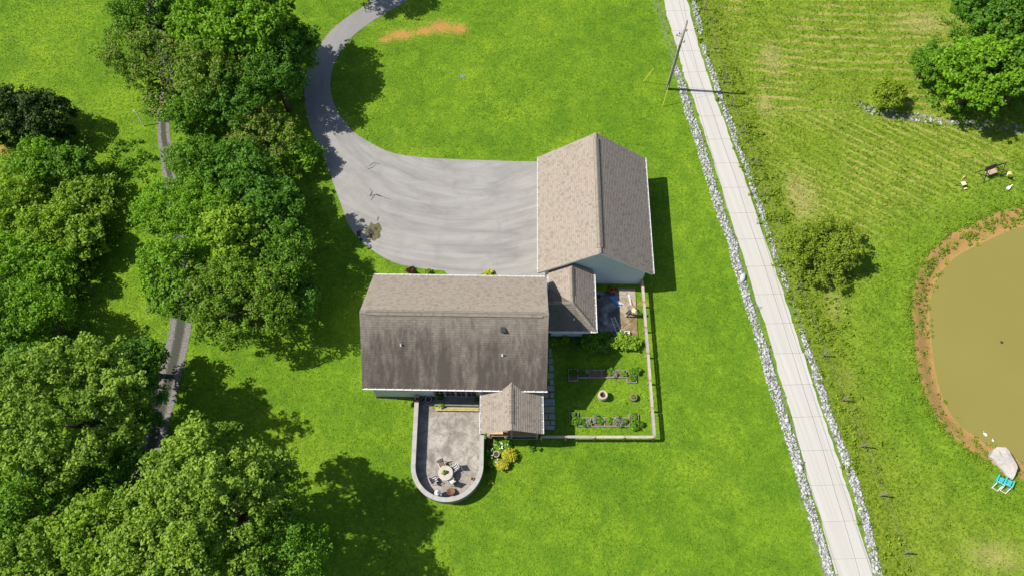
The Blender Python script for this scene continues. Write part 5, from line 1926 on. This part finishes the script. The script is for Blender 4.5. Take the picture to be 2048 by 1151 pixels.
def bed(x0, x1, y0, y1, label, div=(), h=.2):
    a, b_ = G(x0, y1, h), G(x1, y0, h)
    c = (a + b_) / 2
    w, d = b_.x - a.x, b_.y - a.y
    o = thing('raised_bed', label, 'garden bed', (c.x, c.y, 0), 0, 'raised garden beds')
    for s in (-1, 1):
        m = MB()
        m.box((0, s * (d / 2 - .02), h / 2), (w, .04, h))
        m.build('board', bedm, o)
        m = MB()
        m.box((s * (w / 2 - .021), 0, h / 2), (.04, d - .084, h - .004))
        m.build('board', bedm, o)
    for dv in div:
        gx = G(dv, (y0 + y1) / 2, h).x - c.x
        m = MB()
        m.box((gx, 0, h / 2), (.04, d - .084, h - .006))
        m.build('board', bedm, o)
    m = MB()
    m.prism([(-w / 2 + .045, -d / 2 + .045), (w / 2 - .045, -d / 2 + .045), (w / 2 - .045, d / 2 - .045), (-w / 2 + .045, d / 2 - .045)], 0, h - .07)
    m.build('soil', soil2, o)


bed(1155.6, 1253.8, 738.5, 754.5, 'long shaded garden bed north of the round stone planter', (1179, 1203.4, 1228))
bed(1137.6, 1155.2, 737, 760.7, 'square end bed deep in the house shadow beside the stone path')
bed(1254.3, 1272, 741, 763.7, 'square end bed nearest the upper fence, in full sun')
bed(1157.0, 1259.0, 834, 851.6, 'long sunlit garden bed near the south fence', (1182, 1209, 1234))
bed(1139.5, 1156.5, 823.6, 846, 'square end bed at the corner of the house shadow by the south fence')
bed(1259.5, 1277, 827, 851, 'square end bed nearest the south east fence corner')


def plant(px, py, r, h, kind, label, leaf=.12, n=14, per=40, cat='plant', name='plant', z=.13, group=None, seed=None, stem=True):
    c = G(px, py, 0)
    o = thing(name, label, cat, (c.x, c.y, 0), 0, group)
    g = np.random.default_rng(seed or int(px * 7 + py))
    a = g.random(n) * 2 * math.pi
    q = np.sqrt(g.random(n)) * r * .8
    cp = np.stack([np.cos(a) * q, np.sin(a) * q, z + h * (0.35 + .5 * g.random(n)) * (1 - .4 * (q / r) ** 2)], 1)
    v, idx, tone = leaf_cloud(cp, np.full(n, r * .36), per, leaf, g, flat=.7)
    raw_mesh('foliage', v, 4, idx, LEAF[kind], o, {'tone': ('FACE', tone)})
    if stem:
        b = MB()
        for k in range(4):
            b.tube([(0, 0, 0), (cp[k, 0] * .5, cp[k, 1] * .5, cp[k, 2] * .6), tuple(cp[k])], [.02, .015, .008], 5)
        b.build('stem', mat('green_stem', (0.08, 0.09, 0.03), 0.9), o)
    return o


PG = 'vegetables and herbs in the raised beds'
for px, py, r, h, k, lab in [
    (1146, 748, .35, .35, 'dark', 'dark leafy plant in the shaded square end bed by the path'), (1176, 745, .3, .4, 'silver', 'spiky grey green plant in the shaded long bed'), (1164, 746, .3, .3, 'dark', 'dark clump at the west end of the shaded long bed'),
    (1219, 744, .34, .3, 'bright', 'green plant in the long north bed where the shadow ends'), (1228.5, 750, .25, .35, 'silver', 'pale drooping plant at the divider of the north bed'), (1248, 747, .28, .25, 'bright', 'small green clump at the sunny end of the north bed'),
    (1263, 743, .35, .35, 'bright', 'green clump in the sunny square bed by the upper fence'), (1273, 743, .36, .4, 'mid', 'bluish leafy plant spilling out of the sunny square bed towards the fence'), (1264, 757, .3, .25, 'mid', 'low plant at the lower end of the sunny square bed'),
    (1148, 830, .25, .3, 'mid', 'small plant in the square bed at the corner of the house shadow'), (1150, 843, .45, .35, 'mid', 'bushy green plant spilling over the shadow corner bed'), (1164, 845, .38, .35, 'dark', 'dark green plant at the west end of the sunlit long bed'), (1176, 845, .34, .3, 'silver', 'grey leaved plant second from the west in the sunlit long bed'),
    (1190, 838, .34, .32, 'silver', 'whitish leaved plant on the north edge of the sunlit long bed'), (1200, 842, .3, .25, 'mid', 'small green plant beside the bare soil of the sunlit bed'), (1220, 842, .3, .25, 'bright', 'green plant just east of the bare soil of the sunlit bed'), (1237, 843, .48, .4, 'silver', 'largest silvery plant in the sunlit long bed'), (1248, 844, .3, .3, 'mid', 'green plant east of the largest silvery one'),
    (1268, 832, .3, .25, 'mid', 'round green plant in the south east square bed'), (1269, 849, .5, .4, 'mid', 'dark spreading plant over the south side of the south east square bed'), (1280, 848, .3, .35, 'dark', 'dark sprig beyond the south east square bed')]:
    plant(px, py, r, h, k, lab, group=PG)

# hedge line south of the courtyard and annex
SG = 'shrubs along the annex and courtyard'
plant(1224, 688, .72, .75, 'lime', 'sunlit glossy laurel nearest the house in the row of three below the courtyard', .2, 26, 22, 'shrub', 'laurel_shrub', .2, SG)
plant(1244, 686, .80, .85, 'lime', 'biggest sunlit glossy laurel, in the middle of the row below the courtyard', .2, 30, 22, 'shrub', 'laurel_shrub', .2, SG)
plant(1264, 687, .74, .75, 'lime', 'sunlit glossy laurel closest to the east fence', .2, 26, 22, 'shrub', 'laurel_shrub', .2, SG)
plant(1184, 686, .95, .95, 'mid', 'dark laurel at the corner of the annex in the shade', .2, 36, 45, 'shrub', 'laurel_shrub', .2, SG)
plant(1209, 687, .95, .8, 'dark', 'shaded laurel between the corner one and the sunlit row', .2, 36, 45, 'shrub', 'laurel_shrub', .15, SG)
plant(1129, 681, .4, .5, 'olive', 'yellowish shrub against the annex wall', .14, 16, 36, 'shrub', 'shrub', .1, SG)
plant(1107, 687, .36, .45, 'lime', 'small lime plant at the top of the stone path', .14, 12, 30, 'shrub', 'shrub', .1, SG)
plant(1150, 688, .5, .3, 'dark', 'low dark shrub under the annex wall', .14, 18, 36, 'shrub', 'shrub', .1, SG)
# house front plants
plant(823, 545, .5, .45, 'maroon', 'maroon shrub at the north eave of the house', .12, 18, 40, 'shrub', 'shrub', .1)
plant(856, 547, .4, .35, 'yellow', 'yellow green shrub at the north eave beside the maroon one', .12, 14, 36, 'shrub', 'shrub', .1)
plant(979, 549, .45, .35, 'gold', 'golden shrub in the small grass island by the drive', .12, 14, 40, 'shrub', 'shrub', .1)
isl = MB()
isl.prism(smooth_poly([G2(948, 556), G2(952, 551), G2(965, 546), G2(985, 545), G2(996, 550), G2(997, 556), G2(990, 560), G2(955, 560)], 2, True), 0.0, 0.06, bottom=False)
struct('lawn_island', isl, grass_material())

# planters in the yard
def round_planter(px, py, r, h, m, label, soil_h, name, plantk=None, rings=3):
    c = G(px, py, h * .5)
    o = thing(name, label, 'planter', (c.x, c.y, 0))
    b = MB()
    prof = [(r * .8, 0)]
    for k in range(rings):
        z0, z1 = h * k / rings, h * (k + 1) / rings
        prof += [(r * (.92 + .08 * math.sin(k * 1.3)), z0 + .03), (r, (z0 + z1) / 2), (r * .93, z1 - .02)]
    prof += [(r * .9, h), (r * .62, h), (r * .56, h * .93), (r * .55, soil_h), (0, soil_h)]
    b.lathe(prof, (0, 0, 0), 28)
    b.build('drum', m, o, True)
    s = MB()
    s.lathe([(0, soil_h + .01), (r * .55, soil_h + .01)], (0, 0, 0), 18)
    s.build('soil', soilm, o)
    return o


round_planter(1205.5, 790.5, .43, .75, mat('pale_planter', (0.40, 0.34, 0.25), 0.85, 0.12, 3), 'large pale ribbed stone planter with a dark hollow in the middle of the yard', .45, 'stone_planter')
o = round_planter(1267, 794, .35, .38, mat('brown_planter', (0.17, 0.13, 0.09), 0.9, 0.3, 5), 'small brown tub with a green plant near the east fence', .26, 'tub', rings=2)
g = np.random.default_rng(77)
cp = g.normal(size=(8, 3)) * np.array([.09, .09, .03]) + np.array([0, 0, .36])
v, idx, tone = leaf_cloud(cp, np.full(8, .1), 24, .09, g)
raw_mesh('foliage', v, 4, idx, LEAF['bright'], o, {'tone': ('FACE', tone)})
c = G(1252.5, 805)
b = MB()
b.ball((0, 0, .05), .09, .05, .05, M=Matrix.Rotation(R(-55), 3, 'Z'))
b.ball((.06, -.09, .04), .05, .04, .04)
o = b.build('garden_clog', BLK)
o.location = c
tag(o, 'small black garden shoe lying in the grass near the brown tub', 'shoe')

# flower bed by the porch
pot(983.5, 883, 0, .24, .4, TERRA, 'tan clay pot at the foot of the patio wall by the porch')
pot(993, 909, 0, .26, .45, STONEP, 'pale stone pot standing among the white flowers')
FG = 'plants in the flower bed beside the patio'
plant(1019, 913, .62, .55, 'gold', 'larger golden yellow mound in the flower bed', .1, 34, 60, 'shrub', 'golden_shrub', .15, FG)
plant(1005, 930, .55, .5, 'gold', 'smaller golden mound nearest the lawn in the flower bed', .1, 28, 60, 'shrub', 'golden_shrub', .15, FG)
plant(983, 928, .25, .3, 'gold', 'slim golden sprig against the patio wall', .1, 8, 40, 'shrub', 'golden_shrub', .1, FG)
plant(981, 965, .22, .15, 'gold', 'single low golden tuft in the lawn below the flower bed', .09, 6, 30, 'plant', 'golden_tuft', .05)
for px, py, r, lab in ((990, 893, .5, 'leafy hosta nearest the porch'), (1004, 897, .45, 'leafy hosta with white flowers behind the stone pot'), (981, 905, .35, 'hosta squeezed between stone pot and wall'), (993, 927, .35, 'green hosta between the golden mounds'), (1014, 885, .45, 'low green plant at the lawn edge of the flower bed')):
    o = plant(px, py, r, .35, 'bright', lab, .17, 16, 26, 'plant', 'hosta', .1, FG)
    g = np.random.default_rng(int(px))
    n_ = 5
    cp = np.stack([g.normal(size=n_) * r * .5, g.normal(size=n_) * r * .5, np.full(n_, .55)], 1)
    v, idx, tone = leaf_cloud(cp, np.full(n_, .05), 9, .08, g)
    raw_mesh('flower', v, 4, idx, LEAF['white'], o, {'tone': ('FACE', tone)})
plant(978, 940, .3, .25, 'dark', 'dark plant at the foot of the curved wall', .12, 10, 30, 'plant', 'plant', .05, FG)
for px, py, r, lab in ((1058, 893, .25, 'thin seedling in the lawn below the porch'), (1066, 897, .22, 'seedling right of the thin one below the porch'), (1078, 898, .2, 'dark seedling furthest right below the porch'), (1062, 884, .2, 'seedling in the shadow of the south fence')):
    plant(px, py, r, .3, 'mid', lab, .1, 6, 16, 'plant', 'seedling', .05, 'seedlings below the porch')

# ------------------------------------------------------------------ patio furniture
ZF = 0.35
c = G(891, 944.6, ZF + .74)
tb_ = thing('patio_table', 'round pale stone topped patio table', 'table', (c.x, c.y, ZF))
stn = mat('table_stone', (0.42, 0.37, 0.32), 0.6, 0.14, 5)
dkm = mat('dark_metal', (0.05, 0.05, 0.055), 0.4)
b = MB()
b.lathe([(0, .70), (.56, .70), (.61, .71), (.61, .735), (.59, .745), (0, .745)], (0, 0, 0), 36)
b.build('tabletop', stn, tb_)
b = MB()
for k in range(4):
    a = k * math.pi / 2 + .4
    b.tube([(.34 * math.cos(a), .34 * math.sin(a), 0), (.16 * math.cos(a), .16 * math.sin(a), .35), (.36 * math.cos(a), .36 * math.sin(a), .7)], .022, 6)
b.build('base', dkm, tb_)
pot(891 - 1, 943.5, ZF + .745, .12, .2, mat('olive_pot', (0.12, 0.11, 0.03), 0.5), 'small potted plant in the middle of the round patio table', plant='olive', prad=.14, ph=.02)


def chair_proto():
    o = thing('patio_chair', 'patio chair', 'chair')
    fr = mat('light_frame', (0.45, 0.44, 0.42), 0.45)
    for s in (-1, 1):
        b = MB()
        b.tube([(.25, s * .27, 0), (.24, s * .27, .62), (-.1, s * .27, .64)], .02, 6)
        b.build('leg', fr, o)
        b = MB()
        b.tube([(-.3, s * .25, 0), (-.22, s * .25, .42), (-.36, s * .25, .98)], .02, 6)
        b.build('leg', fr, o)
    b = MB()
    b.tube([(-.355, -.25, .96), (-.355, .25, .96)], .02, 6)
    b.tube([(.22, -.27, .4), (.22, .27, .4)], .015, 6)
    b.tube([(-.2, -.27, .4), (-.2, .27, .4)], .015, 6)
    b.build('frame', fr, o)
    ca, cb = mat('cream_webbing', (0.55, 0.52, 0.48), 0.8), mat('navy_webbing', (0.06, 0.065, 0.11), 0.8)
    bs = MB()
    for k in range(6):
        bs.box((0.0, -.21 + .084 * k, .43), (.44, .07, .035), mi=k % 2)
    bs.build('seat', [ca, cb], o)
    bk = MB()
    for k in range(6):
        y = -.21 + .084 * k
        bk.beam((-.235, y, .47), (-.345, y, .93), .07, .03, up=(1, 0, 0), mi=k % 2)
    bk.build('backrest', [ca, cb], o)
    return o


ch0 = chair_proto()
made = []
tc = Vector((c.x, c.y, 0))
for i, (px, py, lab) in enumerate([(883, 927, 'patio chair with brown cushion on the north side of the table'), (909, 935, 'striped patio chair on the east side, nearest the porch'), (868, 958, 'navy striped patio chair pushed out on the west side'), (902, 960, 'pale patio chair on the south side, facing the curved wall')]):
    o = ch0 if i == 0 else copy_tree(ch0)
    q = G(px, py, ZF + .5)
    d = tc - Vector((q.x, q.y, 0))
    o.location = (q.x, q.y, ZF + .001)
    o.rotation_euler = (0, 0, math.atan2(d.y, d.x))
    o['label'] = lab
    o['group'] = 'chairs around the patio table'
    made.append(o)
for i in (0, 3):
    b = MB()
    b.box((0, 0, .475), (.42, .42, .06))
    b.build('cushion', mat('brown_cushion', (0.20, 0.12, 0.08), 0.9) if i == 0 else mat('cream_cushion', (0.6, 0.57, 0.52), 0.9), made[i], bevel=.02)

# white rounded stove on its stand, with the rusty fire bowl beside it
c = G(875.5, 985, ZF + .6)
o = thing('garden_stove', 'white rounded garden stove on a thin stand against the curved wall', 'stove', (c.x, c.y, ZF), R(20))
b = MB()
b.lathe([(0.0, .45), (.14, .47), (.24, .58), (.27, .72), (.22, .88), (.12, .98), (.07, 1.02), (.06, 1.16), (.085, 1.18), (0, 1.18)], (0, 0, 0), 20)
b.build('body', mat('white_enamel', (0.62, 0.66, 0.64), 0.4, 0.06), o, True)
for k in range(3):
    a = k * 2.094
    b = MB()
    b.tube([(.28 * math.cos(a), .28 * math.sin(a), 0), (.14 * math.cos(a), .14 * math.sin(a), .52)], .016, 6)
    b.build('leg', dkm, o)
c = G(902, 984, ZF + .3)
o = thing('fire_bowl', 'rusty brown fire bowl leaning beside the white stove', 'fire bowl', (c.x, c.y, ZF))
rust = mat('rust', (0.16, 0.085, 0.05), 0.9, 0.3, 6)
b = MB()
M_ = Matrix.Rotation(R(-28), 3, 'X')
prof = [(0, 0), (.2, .03), (.31, .12), (.34, .2), (.31, .2), (.19, .07), (0, .04)]
vs = []
n_ = 22
for r_, z in prof:
    for k in range(n_):
        vs.append(M_ @ Vector((r_ * math.cos(2 * math.pi * k / n_), r_ * math.sin(2 * math.pi * k / n_), z)) + Vector((0, 0, .2)))
b.add(vs, [(i * n_ + k, i * n_ + (k + 1) % n_, (i + 1) * n_ + (k + 1) % n_, (i + 1) * n_ + k) for i in range(len(prof) - 1) for k in range(n_)])
b.build('bowl', rust, o, True)
b = MB()
b.lathe([(.2, 0), (.22, .02), (.16, .18), (.14, .18)], (0, 0, 0), 14)
b.build('foot', rust, o)
pot(945, 957, ZF, .14, .2, TERRA, 'small clay pot at the inner foot of the east parapet')
c0 = pot(858, 801, ZF, .36, .5, mat('dark_glazed_pot', (0.05, 0.065, 0.075), 0.4), 'big dark glazed urn with a pale rim in the shaded patio corner')
b = MB()
b.lathe([(.24, .5), (.29, .5), (.29, .535), (.24, .535)], (0, 0, 0), 20, closed=True)
b.build('rim', STONEP, c0)
b = MB()
b.lathe([(0, .0), (.44, 0), (.46, .05), (.4, .05), (0, .04)], (0, 0, 0), 20)
b.build('saucer', STONEP, c0)
pot(885, 811, .65, .17, .28, mat('green_pot', (0.18, 0.26, 0.08), 0.6), 'lime pot with green plant on the sunlit step', plant='lime', prad=.18)
pot(882, 796, .93, .19, .3, BLK, 'black pot on the landing by the glazed doors', plant='dark', prad=.2)
pot(846, 797, ZF, .2, .3, BLK, 'pot with olive foliage in the patio corner behind the wall end', plant='olive', prad=.28)
pot(955, 799, .93, .15, .3, BLK, 'dark pot at the porch end of the landing', plant='dark', prad=.2)
pot(873, 812, ZF, .12, .25, BLK, 'pot with a lime spray at the foot of the step', plant='lime', prad=.2)
pot(835.5, 798.5, 1.3, .13, .16, TERRA, 'small pot of red flowers on the parapet cap near the house', plant='red', prad=.12)
pot(961, 815, ZF, .1, .5, STONEP, 'slim white urn beside the porch corner')

# ------------------------------------------------------------------ by the pond
def swing():
    a_b = G(1958.5, 355.5)   # middle between the feet of the west frame
    e_b = a_b + (G(2013.6, 322, 1.5) - G(1978, 335, 1.5))
    ang = math.atan2(e_b.y - a_b.y, e_b.x - a_b.x)
    L = (e_b - a_b).length
    s = thing('garden_swing', 'black framed garden swing with a tan seat cushion near the pond', 'swing', a_b, ang)
    bm = mat('black_metal', (0.018, 0.018, 0.02), 0.5)
    for x in (0, L):
        for y in (-.68, .68):
            b = MB()
            b.tube([(x, y, 0), (x, 0, 1.5)], .035, 8)
            b.build('leg', bm, s)
        b = MB()
        b.tube([(x, -.5, .4), (x, .5, .4)], .022, 6)
        b.build('brace', bm, s)
        b = MB()
        d = 1 if x == 0 else -1
        b.tube([(x, 0, 1.2), (x + d * .32, 0, 1.5)], .022, 6)
        b.build('brace', bm, s)
    b = MB()
    b.tube([(-.08, 0, 1.5), (L + .08, 0, 1.5)], .045, 8)
    b.build('top_beam', bm, s)
    m = L / 2
    b = MB()
    b.box((m, -.05, .5), (1.15, .5, .09))
    b.build('seat_cushion', mat('tan_cushion', (0.40, 0.29, 0.20), 0.9), s, bevel=.03)
    b = MB()
    for k in range(9):
        b.beam((m - .56 + .14 * k, .22, .52), (m - .56 + .14 * k, .42, 1.0), .11, .025, up=(0, 1, 0))
    b.beam((m - .62, .42, 1.0), (m + .62, .42, 1.0), .05, .04)
    b.build('backrest', mat('brown_slats', (0.10, 0.06, 0.045), 0.8), s)
    for x in (m - .6, m + .6):
        b = MB()
        b.tube([(x, -.28, .5), (x, 0, 1.5)], .012, 5)
        b.tube([(x, .38, .9), (x, 0, 1.5)], .012, 5)
        b.build('hanger_chain', bm, s)
        b = MB()
        b.box((x, -.02, .72), (.05, .55, .03))
        b.build('armrest', bm, s)


swing()


def lounge(px, py, rz, label, tip=0.0):
    c = G(px, py)
    o = thing('lawn_chair', label, 'lawn chair', c, rz, 'yellow lawn chairs by the swing')
    ym = mat('yellow_plastic_seat', (0.62, 0.52, 0.10), 0.45, 0.08)
    bm = mat('black_metal', (0.018, 0.018, 0.02))
    cm = mat('cream_plastic', (0.62, 0.56, 0.36), 0.5)
    b = MB()
    # moulded back: an upright rounded shell with a raised edge
    n_ = 16
    vs, fs = [], []
    for k in range(n_):
        a = 2 * math.pi * k / n_
        for q, dy in ((1.0, 0.0), (.78, -.04), (.4, -.05)):
            u, w = .24 * q * math.cos(a), .36 * q * math.sin(a)
            vs.append((u, .3 + .25 * (w / .36) * .4 - dy * 0, .72 + w * .95 + dy))
    for k in range(n_):
        k2 = (k + 1) % n_
        for r_ in range(2):
            fs.append((k * 3 + r_, k2 * 3 + r_, k2 * 3 + r_ + 1, k * 3 + r_ + 1))
    fs.append(tuple(k * 3 + 2 for k in range(n_)))
    b.add(vs, fs)
    vs2 = [(x, y + .05, z) for x, y, z in vs]
    b.add(vs2, [tuple(reversed(f)) for f in fs])
    b.add([vs[k * 3] for k in range(n_)] + [vs2[k * 3] for k in range(n_)], [(k, n_ + k, n_ + (k + 1) % n_, (k + 1) % n_) for k in range(n_)])
    b.build('backrest', ym, o)
    b = MB()
    b.box((0, 0, .4), (.46, .46, .06))
    b.build('seat', cm, o, bevel=.025)
    b = MB()
    b.box((0, -.5, .22), (.34, .14, .04))
    b.build('footrest', cm, o, bevel=.015)
    for s in (-1, 1):
        l = MB()
        l.tube([(s * .2, .1, .4), (s * .62, .15, .03)], .035, 7)
        l.build('leg', bm, o)
        l = MB()
        l.tube([(s * .2, -.1, .4), (s * .3, -.48, .2), (s * .45, -.5, .03)], .025, 7)
        l.build('leg', bm, o)
    if tip:
        o.rotation_euler = (R(tip), 0, rz)
        o.location.z += .35
    return o


lounge(1923, 371, R(18), 'yellow lawn chair with splayed black legs standing alone west of the swing')
lounge(2014, 354, R(150), 'yellow lawn chair turned away beside the east end of the swing')


def goose(px, py, z, rz, label, s=1.0, water=False, name='goose'):
    c = G(px, py, z)
    o = thing(name, label, name, c, rz)
    wm = mat('white_feathers', (0.72, 0.71, 0.68), 0.7, 0.05)
    b = MB()
    prof = [(-.42, .01, .15), (-.34, .05, .15), (-.2, .13, .15), (0, .17, .16), (.16, .14, .17), (.26, .08, .2), (.33, .05, .28), (.36, .042, .36), (.41, .05, .41), (.47, .04, .41), (.5, .012, .40)]
    n_ = 12
    vs = [(x * s, r_ * math.cos(2 * math.pi * k / n_) * s, (zc + r_ * .85 * math.sin(2 * math.pi * k / n_)) * s) for x, r_, zc in prof for k in range(n_)]
    b.add(vs, [(i * n_ + k, i * n_ + (k + 1) % n_, (i + 1) * n_ + (k + 1) % n_, (i + 1) * n_ + k) for i in range(len(prof) - 1) for k in range(n_)])
    for f_ in range(0):
        pass
    b.build('body', wm, o, True)
    for sd in (-1, 1):
        w = MB()
        w.ball((-.08 * s, sd * .14 * s, .19 * s), .26 * s, .045 * s, .1 * s)
        w.build('wing', wm, o, True)
    k = MB()
    k.tube([(.49 * s, 0, .40 * s), (.58 * s, 0, .385 * s)], [.025 * s, .01 * s], 6)
    k.build('beak', mat('orange_beak', (0.6, 0.25, 0.04), 0.6), o)
    return o


goose(2016, 377, 0.0, R(35), 'white goose sitting on the grass below the swing', .85)
goose(1969, 868, PZ + .0, R(125), 'larger white duck floating at the pond edge', .55, True, 'duck')
goose(1985, 880, PZ + .06, R(100), 'tiny pale duck at the clay shore next to the flat rock', .32, True, 'duck')
c = G(2003, 684, PZ)
b = MB()
b.lathe([(0, .12), (.06, .11), (.12, .05), (.14, .0), (.12, -.05)], (0, 0, 0), 16)
b.tube([(0, 0, .1), (0, 0, .2)], .02, 6)
o = b.build('pond_float', mat('dark_float', (0.03, 0.032, 0.02), 0.6))
o.location = c
tag(o, 'small dark round float out in the muddy pond', 'float')


def adirondack():
    o = thing('beach_chair', 'chair', 'chair')
    tq = mat('turquoise_plastic', (0.05, 0.42, 0.42), 0.45, 0.06)
    wl = mat('white_legs', (0.70, 0.70, 0.64), 0.5, 0.05)
    for k in range(5):
        b = MB()
        y = -.2 + .1 * k
        b.beam((-.16, y, .32), (-.55, y, .92 - .25 * (abs(k - 2) / 2) ** 2 * .3), .09, .022, up=(1, 0, 0))
        b.build('back_slat', tq, o)
    for k in range(4):
        b = MB()
        b.beam((-.14 + .13 * k, -.27, .33 + .018 * k), (-.14 + .13 * k, .27, .33 + .018 * k), .12, .022)
        b.build('seat_slat', tq, o)
    for s in (-1, 1):
        b = MB()
        b.beam((-.4, s * .32, .56), (.4, s * .34, .58), .11, .025)
        b.build('armrest', tq, o)
        b = MB()
        b.beam((.34, s * .3, 0), (.3, s * .3, .56), .07, .03, up=(1, 0, 0))
        b.beam((-.62, s * .28, .02), (.33, s * .28, .36), .03, .08)
        b.build('leg', tq, o)
        b = MB()
        b.beam((-.95, s * .26, .02), (-.45, s * .26, .55), .05, .04)
        b.build('back_leg', wl, o)
    b = MB()
    b.beam((-.36, -.28, .62), (-.36, .28, .62), .03, .05)
    b.beam((-.93, -.26, .05), (-.93, .26, .05), .03, .05)
    b.build('cross_bar', wl, o)
    return o


a0 = adirondack()
dirw = G(2010, 905) - G(1996, 965)
rz = math.atan2(dirw.y, dirw.x) - R(8)
for i, (px, py, lab) in enumerate(((1996, 961, 'turquoise beach chair farther from the water, left of its twin by the flat rock'), (2012, 966, 'turquoise beach chair touching the flat rock, right of its twin'))):
    o = a0 if i == 0 else copy_tree(a0)
    o.location = G(px, py)
    o.scale = (.88, .88, .88)
    o.rotation_euler = (0, 0, rz)
    o['label'] = lab
    o['group'] = 'turquoise beach chairs by the pond'

# ------------------------------------------------------------------ the person washing the slab
def skin_body(name, joints, edges, root, m, parent, sub=2):
    me = bpy.data.meshes.new(name)
    me.from_pydata([j[0] for j in joints], edges, [])
    o = bpy.data.objects.new(name, me)
    COL.objects.link(o)
    sk = o.modifiers.new('skin', 'SKIN')
    for i, j in enumerate(joints):
        me.skin_vertices[0].data[i].radius = (j[1], j[1] if len(j) < 3 else j[2])
        me.skin_vertices[0].data[i].use_root = (i == root)
    sb = o.modifiers.new('sub', 'SUBSURF')
    sb.levels = sb.render_levels = sub
    dg = bpy.context.evaluated_depsgraph_get()
    ev = o.evaluated_get(dg)
    nm = bpy.data.meshes.new_from_object(ev)
    o.modifiers.clear()
    o.data = nm
    nm.materials.clear()
    for q in (m if isinstance(m, (list, tuple)) else [m]):
        nm.materials.append(q)
    nm.polygons.foreach_set('use_smooth', [True] * len(nm.polygons))
    o.parent = parent
    return o


def person():
    c = G(1254, 630, .09)
    o = thing('person', 'person in pale yellow shirt and dark trousers bending over to wash the slab', 'person', c, R(0))
    skin = mat('skin', (0.42, 0.25, 0.17), 0.6, 0.05)
    shirt = mat('pale_yellow_shirt', (0.52, 0.50, 0.26), 0.85, 0.08)
    trou = mat('charcoal_trousers', (0.045, 0.045, 0.05), 0.9, 0.1)
    shoe = mat('dark_shoes', (0.02, 0.018, 0.018), 0.6)
    hair = mat('dark_hair', (0.02, 0.014, 0.01), 0.7, 0.2, 10)
    # local x points east: feet at the west end, back nearly level, head to the east; arms reach north
    J = [((.16, 0, .88), .15, .13), ((.30, 0, .98), .145, .12), ((.47, .01, 1.06), .165, .12), ((.60, .02, 1.09), .12, .1), ((.70, .03, 1.07), .062), ((.80, .05, 1.05), .10, .11), ((.90, .07, 1.02), .085),
         ((.10, .10, .82), .105), ((.02, .14, .47), .075), ((-.10, .15, .12), .048), ((-.10, .15, .055), .045), ((.10, .16, .04), .035),
         ((.10, -.10, .82), .105), ((.10, -.15, .46), .075), ((-.06, -.17, .12), .048), ((-.06, -.17, .055), .045), ((.14, -.18, .04), .035),
         ((.56, .19, 1.06), .065), ((.50, .34, .84), .048), ((.42, .50, .70), .036),
         ((.58, -.17, 1.05), .065), ((.62, -.1, .78), .048), ((.48, .30, .68), .036)]
    E_ = [(0, 1), (1, 2), (2, 3), (3, 4), (4, 5), (5, 6), (0, 7), (7, 8), (8, 9), (9, 10), (10, 11), (0, 12), (12, 13), (13, 14), (14, 15), (15, 16), (2, 17), (17, 18), (18, 19), (2, 20), (20, 21), (21, 22)]
    b = skin_body('body', J, E_, 0, [skin, shirt, trou, shoe], o)
    for pl in b.data.polygons:
        q = pl.center
        if q.z < .14 and q.x < .35:
            pl.material_index = 3
        elif q.x < .27 and q.z < 1.2 and q.y > -.4:
            pl.material_index = 2
        elif q.x < .66 and q.z > .80:
            pl.material_index = 1
    h = MB()
    h.ball((.83, .05, 1.09), .125, .115, .10, M=Matrix.Rotation(R(15), 3, 'Y'))
    h.build('hair', hair, o, True)
    f = MB()    # nose and ears
    f.ball((.93, .07, .955), .022, .02, .03)
    f.ball((.84, .16, 1.03), .02, .014, .03)
    f.ball((.84, -.055, 1.03), .02, .014, .03)
    f.build('face', skin, o, True)
    for hx, hy, hz, tag_ in ((.42, .50, .70, 1), (.48, .30, .68, -1)):
        hd = MB()
        hd.ball((hx - .01, hy + .05, hz - .02), .045, .055, .025)
        for k in range(4):
            y0 = hy + .03 + .022 * k
            hd.tube([(hx + .03, y0, hz), (hx + .045, y0 + .01, hz - .04 - .004 * k), (hx + .01, y0 + .01, hz - .07)], [.012, .011, .009], 6)
        hd.tube([(hx - .03, hy + .02, hz), (hx - .04, hy + .05, hz - .035), (hx - .01, hy + .07, hz - .05)], [.013, .012, .01], 6)
        hd.build('hand', skin, o, True)
    # lance held in both hands
    w = thing('pressure_washer_lance', 'grey pressure washer lance pointed at the slab by the person', 'spray lance', c)
    l = MB()
    l.tube([(.50, .25, .64), (.42, .56, .64), (.36, .95, .30)], .016, 7)
    l.build('tube', mat('grey_conduit', (0.42, 0.42, 0.41)), w)
    l = MB()
    l.box((.48, .32, .62), (.05, .12, .12))
    l.build('grip', BLK, w)
    l = MB()
    l.tube([(.50, .25, .64), (.55, -.2, .25), (.35, -.55, .02), (-.2, -.9, .015), (-.5, -1.3, .015), (-.9, -1.2, .015)], .012, 6)
    l.build('hose', BLK, w)
    # spray
    g = np.random.default_rng(12)
    n_ = 420
    u = g.random(n_) ** .8
    x = .36 + g.normal(size=n_) * (.02 + .05 * u) - .02 * u
    y = .97 + 1.0 * u
    z = np.maximum(.02, .28 * (1 - u * 1.2)) + np.abs(g.normal(size=n_)) * .05 * u
    v, idx, tone = stone_mesh(x, y, z, .008 + .012 * g.random(n_), g)
    sp = raw_mesh('water_spray', v, 3, idx, mat('water_droplets', (0.85, 0.87, 0.88), 0.2), attrs={'tone': ('FACE', tone)})
    sp.location = c
    tag(sp, 'white fan of water spraying from the lance over the slab', None, kind='stuff')


person()
